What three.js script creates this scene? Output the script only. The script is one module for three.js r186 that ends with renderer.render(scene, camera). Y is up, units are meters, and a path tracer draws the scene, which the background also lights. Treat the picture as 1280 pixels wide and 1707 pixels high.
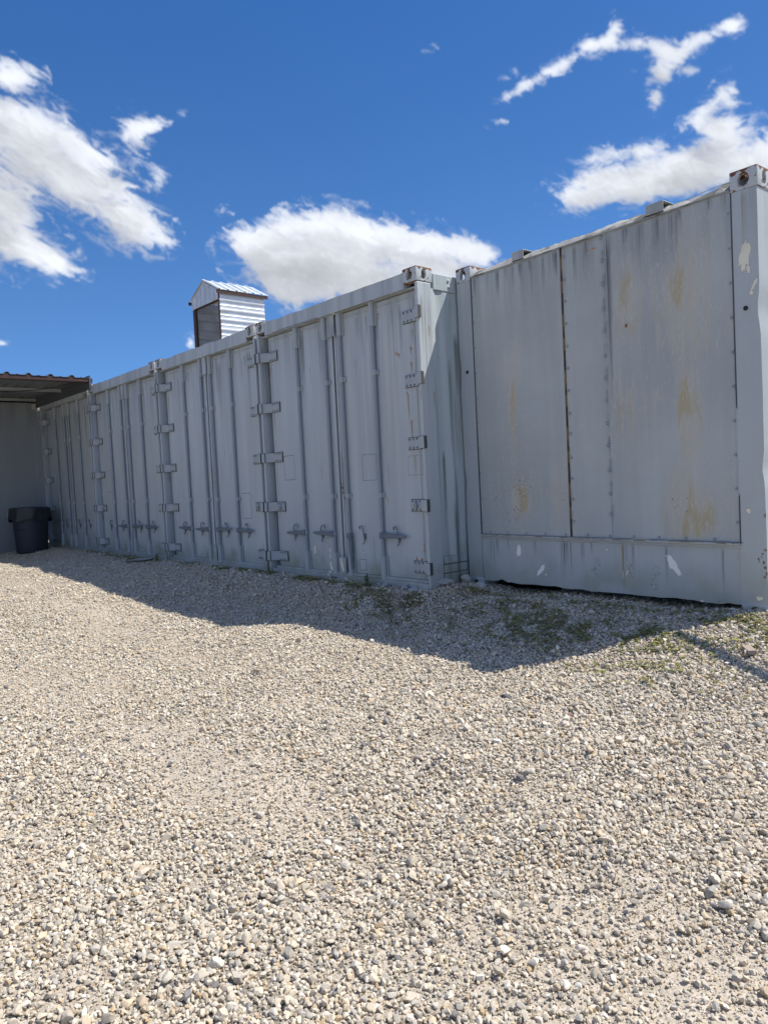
import * as THREE from 'three';
import { RoundedBoxGeometry } from 'three/addons/geometries/RoundedBoxGeometry.js';
import { mergeGeometries, mergeVertices, toCreasedNormals } from 'three/addons/utils/BufferGeometryUtils.js';
import { Brush, Evaluator, SUBTRACTION } from 'three-bvh-csg';

// ------------------------------------------------------------------ camera, sky, sun, exposure
const R = THREE.MathUtils.degToRad;
const scene = new THREE.Scene();
const camera = new THREE.PerspectiveCamera(2 * Math.atan(853.5 / 1248.58) * 180 / Math.PI, 767 / 1024, 0.05, 6000);
camera.position.set(4.3494, 0.9062, 4.1701);
camera.rotation.order = 'YXZ';
camera.rotation.set(R(-2.4845), R(49.4987), R(-2.8629));
const renderer = new THREE.WebGLRenderer({ antialias: true });
renderer.setSize(767, 1024);
renderer.toneMapping = THREE.LinearToneMapping;
renderer.toneMappingExposure = 1.45;
renderer.shadowMap.enabled = true;

const SUN = new THREE.Vector3(0.310, 0.857, -0.411).normalize();   // towards the sun
const sun = new THREE.DirectionalLight(new THREE.Color(1.0, 0.955, 0.88), 4.1);
sun.name = 'sun';
sun.position.copy(SUN).multiplyScalar(40); sun.target.position.set(0, 0, 0);
sun.castShadow = true; sun.shadow.mapSize.set(4096, 4096); sun.shadow.radius = 1;
Object.assign(sun.shadow.camera, { left: -22, right: 12, top: 16, bottom: -16, near: 1, far: 90 });
scene.add(sun, sun.target);

// ---- noise
function rng(seed) { let a = seed >>> 0; return () => { a = (a + 0x6D2B79F5) | 0; let t = Math.imul(a ^ (a >>> 15), 1 | a); t = (t + Math.imul(t ^ (t >>> 7), 61 | t)) ^ t; return ((t ^ (t >>> 14)) >>> 0) / 4294967296; }; }
function h2(x, y, s) { let n = Math.imul(x, 374761393) + Math.imul(y, 668265263) + Math.imul(s, 1274126177) | 0; n = Math.imul(n ^ (n >>> 13), 1274126177); return ((n ^ (n >>> 16)) >>> 0) / 4294967296; }
function vn(x, y, s) {
  const ix = Math.floor(x), iy = Math.floor(y); let u = x - ix, v = y - iy; u = u * u * (3 - 2 * u); v = v * v * (3 - 2 * v);
  const a = h2(ix, iy, s), b = h2(ix + 1, iy, s), c = h2(ix, iy + 1, s), d = h2(ix + 1, iy + 1, s);
  return a + (b - a) * u + (c - a) * v + (a - b - c + d) * u * v;
}
function fbm(x, y, s, o = 4, g = 0.5) { let t = 0, a = 1, n = 0; for (let i = 0; i < o; i++) { t += a * vn(x, y, s + i * 17); n += a; a *= g; x = x * 2.03 + 5.1; y = y * 2.03 + 1.7; } return t / n; }
const sst = (a, b, x) => { const t = Math.min(1, Math.max(0, (x - a) / (b - a))); return t * t * (3 - 2 * t); };
const mix = (a, b, t) => a + (b - a) * t, clamp = THREE.MathUtils.clamp;
const toS = (c) => 255 * (c <= 0.0031308 ? 12.92 * c : 1.055 * Math.pow(Math.max(c, 0), 1 / 2.4) - 0.055);

// ---- computed sky: clear blue air with fair weather cumulus; blobs are [azimuth, elevation, half width, half height, tilt, weight] in degrees
const CLOUDS = [
  [-163.69,26.52,1.21,0.81,9,0.90],[-163.63,24.01,2.44,1.42,-8,1.00],[-160.92,22.34,2.69,1.59,-20,1.10],[-158.52,20.08,3.01,1.59,-30,1.15],[-156.63,18.11,1.98,1.27,-12,1.10],[-164.39,21.19,2.58,1.50,-20,1.00],[-156.10,23.93,0.98,1.28,4,0.95],[-155.14,24.63,0.93,0.41,17,0.70],[-154.80,21.33,0.59,0.89,3,0.65],[-154.72,17.48,0.63,0.40,-13,0.70],[-164.50,17.04,2.68,1.64,-26,1.10],[-162.33,15.89,1.70,0.79,-18,1.00],[-165.11,18.81,1.39,1.45,6,0.90],[-160.01,21.43,1.47,1.09,5,0.80],
  [-142.71,18.42,2.65,1.28,-2,1.20],[-146.14,17.36,3.07,1.21,4,1.20],[-140.08,17.04,5.62,1.14,-5,1.20],[-134.24,16.46,3.24,0.73,-10,1.00],[-131.21,16.14,0.77,0.53,-5,0.90],[-145.82,15.23,2.48,1.59,-11,1.10],[-142.20,15.55,4.79,1.87,-2,1.30],[-138.11,15.79,3.92,2.07,-3,1.20],[-148.89,17.30,1.01,0.72,0,0.80],[-144.99,14.17,1.96,0.67,-1,0.90],[-134.51,15.58,2.60,1.03,-4,0.90],
  [-127.69,26.16,1.46,0.33,20,0.64],[-125.17,27.02,1.68,0.44,19,0.76],[-122.63,27.69,1.53,0.53,16,0.76],[-121.16,28.51,0.43,0.63,-12,0.48],[-119.60,27.29,1.80,0.45,-12,0.76],[-117.93,26.61,0.78,0.45,-13,0.64],[-117.02,26.20,1.09,0.53,12,0.76],[-115.17,26.89,1.41,0.41,7,0.76],[-113.69,26.95,0.50,0.40,-15,0.68],[-118.30,25.26,0.82,0.75,35,0.72],[-118.62,23.97,0.37,0.61,-11,0.60],[-116.55,25.25,0.53,0.26,-13,0.44],[-128.60,26.96,0.59,0.25,15,0.40],[-129.84,24.22,0.71,0.22,2,0.28],[-120.18,25.95,0.37,0.17,-11,0.28],
  [-113.95,23.46,0.68,0.95,18,0.95],[-115.69,22.72,1.11,0.68,30,0.80],[-114.41,21.63,1.58,0.62,-13,0.60],[-114.83,20.32,1.92,1.43,14,1.10],[-117.72,19.56,3.26,1.27,-1,1.25],[-121.34,19.32,3.25,1.14,-1,1.20],[-123.74,19.28,1.35,0.91,-8,1.00],[-122.29,21.25,1.59,0.53,2,0.80],[-119.24,21.27,1.24,0.48,1,0.85],[-112.03,19.81,0.75,0.76,-13,0.90],[-112.67,18.82,1.31,0.89,9,1.00],[-165.65,10.38,0.43,0.20,2,0.40],[-153.21,10.56,0.38,0.59,0,0.60],[-150.19,19.58,0.57,0.35,1,0.25],[-134.21,29.03,0.76,0.27,12,0.12],[-152.99,25.45,0.54,0.28,3,0.20],
];
function makeSky() {
  const W = 4096, H = 2048, data = new Float32Array(W * H * 4), F = new Float32Array(W * H);
  const rnd = rng(77), all = CLOUDS.slice();
  for (let k = 0; k < 62; k++) {                                   // fair weather clouds out of view, extra ones added to whiten ambient light
    const az = -108 + rnd() * 250, el = 7 + Math.pow(rnd(), 1.4) * 50, s = 1.2 + rnd() * 2.2;
    for (let j = 0; j < 6; j++) all.push([az + (rnd() - 0.5) * 7 * s, el + (rnd() - 0.35) * 1.3 * s, s * (0.9 + rnd() * 1.6), s * (0.45 + rnd() * 0.4), (rnd() - 0.5) * 16, 0.8 + rnd() * 0.45]);
  }
  for (const [az, el, rx, ry, rot, w] of all) {
    const k = Math.cos(R(el)), c = Math.cos(R(rot)), s = Math.sin(R(rot)), m = Math.max(rx, ry) * 1.9;
    const y0 = Math.max(1024, Math.floor(((el - m) / 180 + 0.5) * H)), y1 = Math.min(H - 1, Math.ceil(((el + m) / 180 + 0.5) * H));
    const x0 = Math.floor(((az - m / k) / 360 + 0.5) * W), x1 = Math.ceil(((az + m / k) / 360 + 0.5) * W);
    for (let y = y0; y <= y1; y++) for (let x = x0; x <= x1; x++) {
      const dx = (((x + 0.5) / W - 0.5) * 360 - az) * k, dy = ((y + 0.5) / H - 0.5) * 180 - el;
      const a = (dx * c + dy * s) / rx, b = (-dx * s + dy * c) / ry, q = a * a + b * b;
      if (q < 3.2) { const i = y * W + ((x % W) + W) % W; F[i] += w * Math.exp(-q * 1.1); }
    }
  }
  const V = new Float32Array(W * H), D = new Float32Array(W * H);                                 // cloud density after the noise has torn the edges
  for (let y = H / 2; y < H; y++) {
    const el = ((y + 0.5) / H - 0.5) * 180, k = Math.cos(R(el));
    for (let x = 0; x < W; x++) {
      const i = y * W + x; if (F[i] < 0.04) continue;
      const az = ((x + 0.5) / W - 0.5) * 360, u = az * Math.max(k, 0.2), v = el * 1.15;
      const wx = fbm(u * 0.9, v * 0.9, 3, 3) - 0.5, wy = fbm(u * 0.9, v * 0.9, 9, 3) - 0.5;
      const n = fbm(u * 0.62 + wx * 1.9, v * 0.78 + wy * 1.9, 21, 8, 0.57) - 0.5;
      const rid = 1 - Math.abs(2 * fbm(u * 1.7 + wx * 2, v * 1.7 + wy * 2, 51, 4, 0.55) - 1);
      D[i] = Math.min(F[i], 1.15) * 1.2 - 0.36 + n * 2.2 + (rid - 0.72) * 0.45;
      const wisp = fbm(u * 1.3 + wx * 3, v * 2.2 + wy * 3, 91, 5, 0.55); V[i] = 0.42 * sst(0.12, 0.85, F[i] + (wisp - 0.5) * 1.5) * sst(0.3, 0.7, wisp);
    }
  }
  const zen = [0.0155, 0.083, 0.285], hor = [0.205, 0.475, 0.98];
  for (let y = 0; y < H; y++) {
    const el = ((y + 0.5) / H - 0.5) * 180, up = R(el), sy = Math.sin(up), e = Math.exp(-Math.max(el, 0) / 13), lift = 1 + 0.35 * sst(35, 90, el);
    for (let x = 0; x < W; x++) {
      const i = y * W + x, az = ((x + 0.5) / W - 0.5) * 2 * Math.PI, cs = Math.cos(az) * Math.cos(up) * SUN.x + sy * SUN.y + Math.sin(az) * Math.cos(up) * SUN.z;
      const glow = 0.10 * Math.pow(Math.max(cs, 0), 6) + 0.25 * Math.pow(Math.max(cs, 0), 60), ph = 0.80 + 0.28 * cs * cs + 0.22 * cs;
      let r = (zen[0] * lift + (hor[0] - zen[0]) * e) * ph + glow, g = (zen[1] * lift + (hor[1] - zen[1]) * e) * ph + glow, b = (zen[2] * lift + (hor[2] - zen[2]) * e) * ph + glow;
      const d = D[i];
      if (d > 0 || V[i] > 0) {
        const a = 1 - (1 - V[i]) * Math.exp(-Math.pow(Math.max(d, 0), 1.5) * 3.4);
        const u = i + 14 * W < W * H ? Math.max(0, D[i + 14 * W + 8]) + Math.max(0, D[i + 34 * W + 18]) : 0;   // what lies between here and the sun
        const thick = sst(0.05, 0.9, d), shade = Math.exp(-u * 0.62), lit = mix(0.37, 0.70, shade) * mix(0.94, 1, 1 - thick * 0.3);
        const soft = fbm(x * 0.02, y * 0.035, 81, 3) - 0.5, L = lit + soft * 0.17;
        r = mix(r, L * 0.93, a); g = mix(g, L * 0.965, a); b = mix(b, L * 1.01 + 0.015, a);
      }
      if (el < 0) { r = 0.26; g = 0.25; b = 0.22; }
      data[i * 4] = r; data[i * 4 + 1] = g; data[i * 4 + 2] = b; data[i * 4 + 3] = 1;
    }
  }
  const t = new THREE.DataTexture(data, W, H, THREE.RGBAFormat, THREE.FloatType);
  t.mapping = THREE.EquirectangularReflectionMapping; t.magFilter = t.minFilter = THREE.LinearFilter; t.needsUpdate = true;
  return t;
}
scene.background = makeSky(); scene.environment = scene.background;

// ------------------------------------------------------------------ helpers
const taken = {};
function numbered(n) { taken[n] = (taken[n] ?? -1) + 1; return taken[n] ? n + '_' + String(taken[n]).padStart(3, '0') : n; }
function thing(name, label, category, pos = [0, 0, 0], turn = 0, group) {
  const o = new THREE.Group(); o.name = numbered(name); o.position.set(...pos); o.rotation.y = turn; o.userData = { label, category };
  if (group) o.userData.group = group; scene.add(o); return o;
}
function part(name, geo, m, parent, x = 0, y = 0, z = 0, stuff) {
  const o = new THREE.Mesh(geo, m); o.name = name; o.position.set(x, y, z); o.castShadow = o.receiveShadow = true; if (stuff) o.userData.kind = 'stuff'; parent.add(o); return o;
}
const box = (w, h, d, x = 0, y = 0, z = 0) => new THREE.BoxGeometry(w, h, d).translate(x, y, z);
const rbox = (w, h, d, x = 0, y = 0, z = 0, r = 0.006, s = 2) => new RoundedBoxGeometry(w, h, d, s, Math.min(r, w / 2.01, h / 2.01, d / 2.01)).translate(x, y, z);
const cyl = (r, h, n = 14, r2 = r) => new THREE.CylinderGeometry(r2, r, h, n);
const dome = (r, x, y, z) => new THREE.SphereGeometry(r, 8, 4, 0, Math.PI * 2, 0, Math.PI / 2).rotateX(Math.PI / 2).scale(1, 1, 0.7).translate(x, y, z);
const tube = (pts, r, n = 24, k = 7) => new THREE.TubeGeometry(new THREE.CatmullRomCurve3(pts.map((p) => new THREE.Vector3(...p))), n, r, k);
const join = (...g) => mergeGeometries(g.flat().map((q) => { const a = q.index ? q.toNonIndexed() : q; for (const k of Object.keys(a.attributes)) if (!['position', 'normal', 'uv'].includes(k)) a.deleteAttribute(k); return a; }));
// uv in units of W x H along the facing plane of each corner (offset by the place the piece takes on its thing)
function uvm(g, W = 1, H = 1, ox = 0, oy = 0, oz = 0) {
  if (!g.attributes.normal) g.computeVertexNormals();
  const p = g.attributes.position, n = g.attributes.normal, uv = new Float32Array(p.count * 2);
  for (let i = 0; i < p.count; i++) {
    const ax = Math.abs(n.getX(i)), ay = Math.abs(n.getY(i)), az = Math.abs(n.getZ(i)), x = p.getX(i) + ox, y = p.getY(i) + oy, z = p.getZ(i) + oz;
    if (ay > ax && ay > az) { uv[2 * i] = x / W; uv[2 * i + 1] = z / H; } else if (ax > az) { uv[2 * i] = z / W; uv[2 * i + 1] = y / H; } else { uv[2 * i] = x / W; uv[2 * i + 1] = y / H; }
  }
  g.setAttribute('uv', new THREE.BufferAttribute(uv, 2)); return g;
}

// ------------------------------------------------------------------ paint textures
// per pixel f(x, y in metres, out rgb linear); then draw(ctx, X, Y) with X, Y turning metres into pixels
function surface(w, h, mw, mh, f, draw, repeat) {
  const cv = document.createElement('canvas'); cv.width = w; cv.height = h; const ctx = cv.getContext('2d'), im = ctx.createImageData(w, h), c = [0, 0, 0];
  for (let j = 0, o = 0; j < h; j++) for (let i = 0; i < w; i++, o += 4) {
    f((i + 0.5) / w * mw, (1 - (j + 0.5) / h) * mh, c);
    im.data[o] = toS(c[0]); im.data[o + 1] = toS(c[1]); im.data[o + 2] = toS(c[2]); im.data[o + 3] = 255;
  }
  ctx.putImageData(im, 0, 0);
  if (draw) draw(ctx, (x) => x / mw * w, (y) => h - y / mh * h, w / mw);
  const t = new THREE.CanvasTexture(cv); t.colorSpace = THREE.SRGBColorSpace; t.wrapS = t.wrapT = repeat ? THREE.RepeatWrapping : THREE.MirroredRepeatWrapping; t.anisotropy = 8; return t;
}
// a torn flake of paint gone from the surface
function flake(ctx, X, Y, x, y, rx, ry, rot, seed, fill) {
  const r = rng(seed), n = 54, q = Array.from({ length: n }, (_, i) => 0.55 + 0.35 * vn(i * 0.35, 0, seed) * 1.2 + r() * 0.28);
  ctx.beginPath();
  for (let i = 0; i <= n; i++) { const a = i / n * 2 * Math.PI, k = q[i % n], dx = Math.cos(a) * rx * k, dy = Math.sin(a) * ry * k, c = Math.cos(rot), s = Math.sin(rot); ctx[i ? 'lineTo' : 'moveTo'](X(x + dx * c - dy * s), Y(y + dx * s + dy * c)); }
  ctx.closePath(); ctx.fillStyle = fill; ctx.fill(); ctx.lineWidth = 0.8; ctx.strokeStyle = 'rgba(70,72,70,0.55)'; ctx.stroke();
}
function run(ctx, X, Y, S, x, y, len, wid, rgb, a, seed) {            // a streak that ran down from a point
  const r = rng(seed);
  for (let k = 0; k < 9; k++) { const g = ctx.createLinearGradient(0, Y(y), 0, Y(y - len)); const q = a * (0.4 + 0.6 * r()); g.addColorStop(0, `rgba(${rgb},${q * 0.1})`); g.addColorStop(0.12, `rgba(${rgb},${q})`); g.addColorStop(1, `rgba(${rgb},0)`); ctx.fillStyle = g; const w = wid * (0.15 + r() * 0.3); ctx.fillRect(X(x + (r() - 0.5) * wid), Y(y), w * S, len * (0.5 + 0.5 * r()) * S); }
}
function speck(ctx, X, Y, S, x, y, rad, n, rgb, seed, size = 0.006) {
  const r = rng(seed);
  for (let k = 0; k < n; k++) { const a = r() * 6.28, d = Math.sqrt(r()) * rad; ctx.fillStyle = `rgba(${rgb},${0.35 + r() * 0.6})`; ctx.beginPath(); ctx.ellipse(X(x + Math.cos(a) * d * 0.6), Y(y + Math.sin(a) * d), size * S * (0.4 + r()), size * S * (0.5 + r() * 1.2), 0, 0, 6.3); ctx.fill(); }
}
const GREY = [0.470, 0.508, 0.512], RUST = '112,58,28', OCHRE = '168,128,62', CREAM = 'rgb(232,226,204)';
function greyPaint(seed, tone, top, dirt, streak = 1) {
  return (x, y, c) => {
    const big = fbm(x * 1.1, y * 0.7, seed, 4) - 0.5, st = fbm(x * 26, y * 0.9, seed + 5, 3) - 0.5, st2 = fbm(x * 7, y * 0.35, seed + 31, 3) - 0.5, fine = vn(x * 190, y * 190, seed + 9) - 0.5;
    let k = tone * (1 + big * 0.24 + st * 0.08 * streak + st2 * 0.12 * streak + fine * 0.05);
    const wash = sst(0.55, 0.75, fbm(x * 9, y * 0.5, seed + 40, 3)) * 0.07 * streak;
    k *= 1 + wash;
    const hang = top ? sst(0.5, 0, top - y) * sst(0.42, 0.7, fbm(x * 17, y * 0.8, seed + 12, 3)) * 0.16 : 0;
    k *= 1 - hang;
    const low = dirt * sst(0.34, 0.0, y + (fbm(x * 8, y * 6, seed + 13, 3) - 0.5) * 0.3), gr = low * sst(0.4, 0.65, fbm(x * 5, y * 5, seed + 14, 3));
    const warm = st2 * 0.05;
    c[0] = mix(GREY[0] * k * (1 + warm), 0.23, low * 0.5); c[1] = mix(GREY[1] * k, 0.235, low * 0.5); c[2] = mix(GREY[2] * k * (1 - warm), 0.20, low * 0.5);
    c[0] = mix(c[0], 0.20, gr * 0.5); c[1] = mix(c[1], 0.22, gr * 0.5); c[2] = mix(c[2], 0.10, gr * 0.5);
  };
}
const CW = 2.438, CH = 2.591;
const placard = (ctx, X, Y, S, x0, y0, x1, y1, k = 0.6) => { ctx.strokeStyle = `rgba(70,76,84,${k})`; ctx.lineWidth = 0.006 * S; ctx.strokeRect(X(x0), Y(y1), (x1 - x0) * S, (y1 - y0) * S); };
function doorTexture(seed, tone, extra) {
  return surface(760, 808, CW, CH, greyPaint(seed, tone, 2.45, 1), (ctx, X, Y, S) => {
    const r = rng(seed * 7 + 1);
    for (let k = 0; k < 26; k++) run(ctx, X, Y, S, r() * CW, 2.46 - r() * 0.1, 0.2 + r() * 0.9, 0.02 + r() * 0.03, r() < 0.7 ? '84,88,90' : '206,210,212', 0.10 + r() * 0.1, seed + k);
    for (let k = 0; k < 10; k++) run(ctx, X, Y, S, r() * CW, r() * 2.2, 0.1 + r() * 0.35, 0.014, '96,92,80', 0.16, seed + 70 + k);
    for (let k = 0; k < 60; k++) speck(ctx, X, Y, S, r() * CW, r() * CH, 0.02, 2, r() < 0.5 ? '70,74,78' : '150,130,100', seed + 200 + k, 0.002);
    for (const hx of [0.06, CW - 0.06]) for (const hy of [2.18, 1.66, 1.15, 0.63, 0.12]) if (r() < 0.55) run(ctx, X, Y, S, hx + (r() - 0.5) * 0.3, hy, 0.12 + r() * 0.25, 0.03, '120,96,60', 0.16, seed + 400 + hy * 10);
    extra?.(ctx, X, Y, S);
  });
}
const std = (map, o = {}) => new THREE.MeshStandardMaterial({ map, roughness: 0.6, ...o });
// slow dents and ripples of sheet metal
const dentTex = (() => {
  const N = 512, d = new Uint8Array(N * N * 4);
  for (let j = 0; j < N; j++) for (let i = 0; i < N; i++) { const x = i / N * 8, y = j / N * 8, a = Math.min(1, i / N * 6, (1 - i / N) * 6, j / N * 6, (1 - j / N) * 6), v = 255 * mix(0.5, fbm(x, y * 0.6, 5, 4, 0.45), a); d.set([v, v, v, 255], (j * N + i) * 4); }
  const t = new THREE.DataTexture(d, N, N); t.wrapS = t.wrapT = THREE.MirroredRepeatWrapping; t.magFilter = t.minFilter = THREE.LinearFilter; t.needsUpdate = true; return t;
})();
const dented = (scale) => ({ bumpMap: dentTex, bumpScale: scale });

const M = {};
M.hardware = std(surface(256, 256, 0.5, 0.5, greyPaint(301, 0.86, 0, 0), (ctx, X, Y, S) => { const r = rng(8); for (let k = 0; k < 40; k++) speck(ctx, X, Y, S, r() * 0.5, r() * 0.5, 0.012, 3, r() < 0.4 ? RUST : '80,84,88', k, 0.0016); }, true), { roughness: 0.5 });
const rustTex = surface(256, 256, 0.4, 0.4, (x, y, c) => {
  const n = fbm(x * 22, y * 22, 61, 5), k = 0.6 + 0.8 * fbm(x * 70, y * 70, 66, 3); c[0] = 0.135 * k; c[1] = 0.062 * k; c[2] = 0.032 * k;
  const p = sst(0.54, 0.58, n); c[0] = mix(c[0], 0.40, p); c[1] = mix(c[1], 0.41, p); c[2] = mix(c[2], 0.42, p);
}, null, true);
M.steel = new THREE.MeshStandardMaterial({ map: M.hardware.map, color: new THREE.Color(0.40, 0.43, 0.48), roughness: 0.45 });
M.bar = new THREE.MeshStandardMaterial({ map: M.hardware.map, color: new THREE.Color(0.70, 0.74, 0.80), roughness: 0.42 });
M.rust = std(rustTex, { roughness: 0.85 });
M.casting = std(surface(256, 256, 0.32, 0.32, (x, y, c) => {
  greyPaint(333, 0.98, 0, 0)(x, y, c);
  const n = fbm(x * 30, y * 30, 71, 5), e = sst(0.088, 0.117, y), p = sst(0.64 - e * 0.30, 0.72 - e * 0.30, n), k = 0.5 + fbm(x * 90, y * 90, 75, 3); c[0] = mix(c[0], 0.19 * k, p); c[1] = mix(c[1], 0.085 * k, p); c[2] = mix(c[2], 0.042 * k, p);
}), { roughness: 0.7 });
M.seam = std(surface(64, 512, 0.4, 2.4, (x, y, c) => { const k = 0.5 + fbm(x * 40, y * 9, 77, 4), d = sst(0.5, 0.7, fbm(3, y * 4, 79, 3)); c[0] = mix(0.21, 0.07, d) * k; c[1] = mix(0.135, 0.05, d) * k; c[2] = mix(0.06, 0.035, d) * k; }, null, true), { roughness: 0.9 });
M.darkRust = new THREE.MeshStandardMaterial({ color: new THREE.Color(0.060, 0.030, 0.018), roughness: 0.9 });
M.hingeShade = new THREE.MeshStandardMaterial({ color: new THREE.Color(0.085, 0.085, 0.08), roughness: 0.9 });  // dark tone around hinges, paints in gap shade and the rusty edge line
M.hole = new THREE.MeshStandardMaterial({ color: new THREE.Color(0.03, 0.028, 0.026), roughness: 0.95 });
M.gap = new THREE.MeshStandardMaterial({ color: new THREE.Color(0.075, 0.085, 0.095), roughness: 0.8 });
M.brown = std(surface(256, 64, 2, 0.5, (x, y, c) => { const k = 0.7 + 0.6 * fbm(x * 9, y * 30, 91, 4); c[0] = 0.062 * k; c[1] = 0.030 * k; c[2] = 0.024 * k; }, null, true), { roughness: 0.75 });
M.galv = std(surface(512, 512, 2, 2, (x, y, c) => { const k = 0.74 + 0.40 * fbm(x * 3, y * 3, 95, 4) + 0.05 * (vn(x * 120, y * 120, 96) - 0.5); c[0] = 0.60 * k; c[1] = 0.63 * k; c[2] = 0.66 * k; const g = sst(0.56, 0.72, fbm(x * 1.6, y * 2.5, 97, 4)) * 0.35; c[0] = mix(c[0], 0.42, g); c[1] = mix(c[1], 0.42, g); c[2] = mix(c[2], 0.30, g); }, null, true), { roughness: 0.42, metalness: 0.25 });
M.whiteSheet = new THREE.MeshStandardMaterial({ map: M.galv.map, ...dented(0.006), color: new THREE.Color(1.12, 1.13, 1.14), roughness: 0.38, metalness: 0.1 });

// ------------------------------------------------------------------ ground
const fronts = (x) => (x > 0.02 ? mix(-0.44, -0.51, sst(0, 2.5, x)) : 0);
function groundY(x, z) {
  const d = z - mix(0, -0.46, sst(-0.6, 0.8, x));
  const drop = mix(0.07, 0.20, sst(-6.5, -0.5, x));
  let y = -0.015 - drop * sst(0.05, mix(1.35, 0.88, sst(-2.2, -1.1, x) * sst(0.7, 0.0, x)), d) - 0.034 * Math.max(0, Math.min(d, 7) - 1.3);
  if (x > -0.2) {                                                     // hollow under the nearest container, mounds at its ends
    const k = sst(0.0, 0.25, x) * (1 - sst(2.3, 2.7, x));
    y -= k * 0.030 * sst(0.75, 0.0, Math.abs(d + 0.15)) * (0.35 + 1.1 * sst(0.2, 0.5, x) * (1 - sst(0.6, 1.0, x)) + 0.55 * sst(1.45, 1.8, x) * (1 - sst(1.8, 2.2, x)));
    y += 0.03 * sst(0.35, 0.0, Math.abs(x - 0.03)) * sst(0.5, 0, Math.abs(d)) + 0.035 * sst(2.1, 2.4, x) * sst(0.5, 0, Math.abs(d));
  }
  const calm = sst(-0.2, 0.6, d) + 0.3, near = 1 - sst(12, 40, Math.hypot(x, z));
  y += near * calm * ((fbm(x * 0.8 + 40, z * 0.8 + 40, 131, 3) - 0.5) * 0.05 + (fbm(x * 3.1 + 40, z * 3.1 + 40, 137, 3) - 0.5) * 0.026);
  return y - (d < -0.25 ? Math.min(0.10, (-0.25 - d) * 0.3) : 0);
}
// where fine sand shows between the stones: 0 stones .. 1 sand
const SANDY = [[1.97, 2.89, 0.45, 0.3], [1.1, 2.85, 0.55, 0.25], [2.56, 3.62, 0.42, 0.16], [3.27, 2.38, 0.22, 0.14], [3.57, 2.62, 0.25, 0.16], [3.1, 2.85, 0.18, 0.14], [0.2, 2.6, 1.0, 0.3], [-1.5, 1.9, 1.4, 0.3], [-4, 1.6, 1.6, 0.3], [2.2, 3.2, 0.3, 0.12]];
const TRACKS = [[[-4.5, 3.0], [-1.22, 2.92], [0.75, 2.85], [1.96, 2.81], [2.73, 2.72], [3.62, 2.56]], [[-8.5, 1.6], [-4.75, 1.69], [-0.69, 1.86], [1.58, 1.95], [2.56, 1.93], [3.42, 1.97]]];
function track(x, z) {                                                 // how near a worn wheel line is, 0 .. 1
  let m = 9; for (const t of TRACKS) for (let i = 0; i + 1 < t.length; i++) { const [ax, az] = t[i], [bx, bz] = t[i + 1], k = clamp(((x - ax) * (bx - ax) + (z - az) * (bz - az)) / ((bx - ax) ** 2 + (bz - az) ** 2), 0, 1); m = Math.min(m, Math.hypot(x - ax - (bx - ax) * k, z - az - (bz - az) * k)); }
  return sst(0.30, 0.05, m + (fbm(x * 2.5, z * 2.5, 223, 3) - 0.5) * 0.3);
}
function sand(x, z) {
  let s = 0; for (const [a, b, rx, rz] of SANDY) s += 0.55 * Math.exp(-(((x - a) / rx) ** 2 + ((z - b) / rz) ** 2));
  s += (fbm(x * 1.9, z * 1.9, 211, 4) - 0.49) * 2.2 + (fbm(x * 7, z * 7, 217, 3) - 0.5) * 1.3;
  s -= 0.22 * sst(-2.5, 1.5, x) * sst(2.4, 1.0, z);
  s += 0.42 * track(x, z) + 0.16 * sst(2.0, -1.5, x);
  return clamp(s + 0.09, 0, 1);
}
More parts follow.
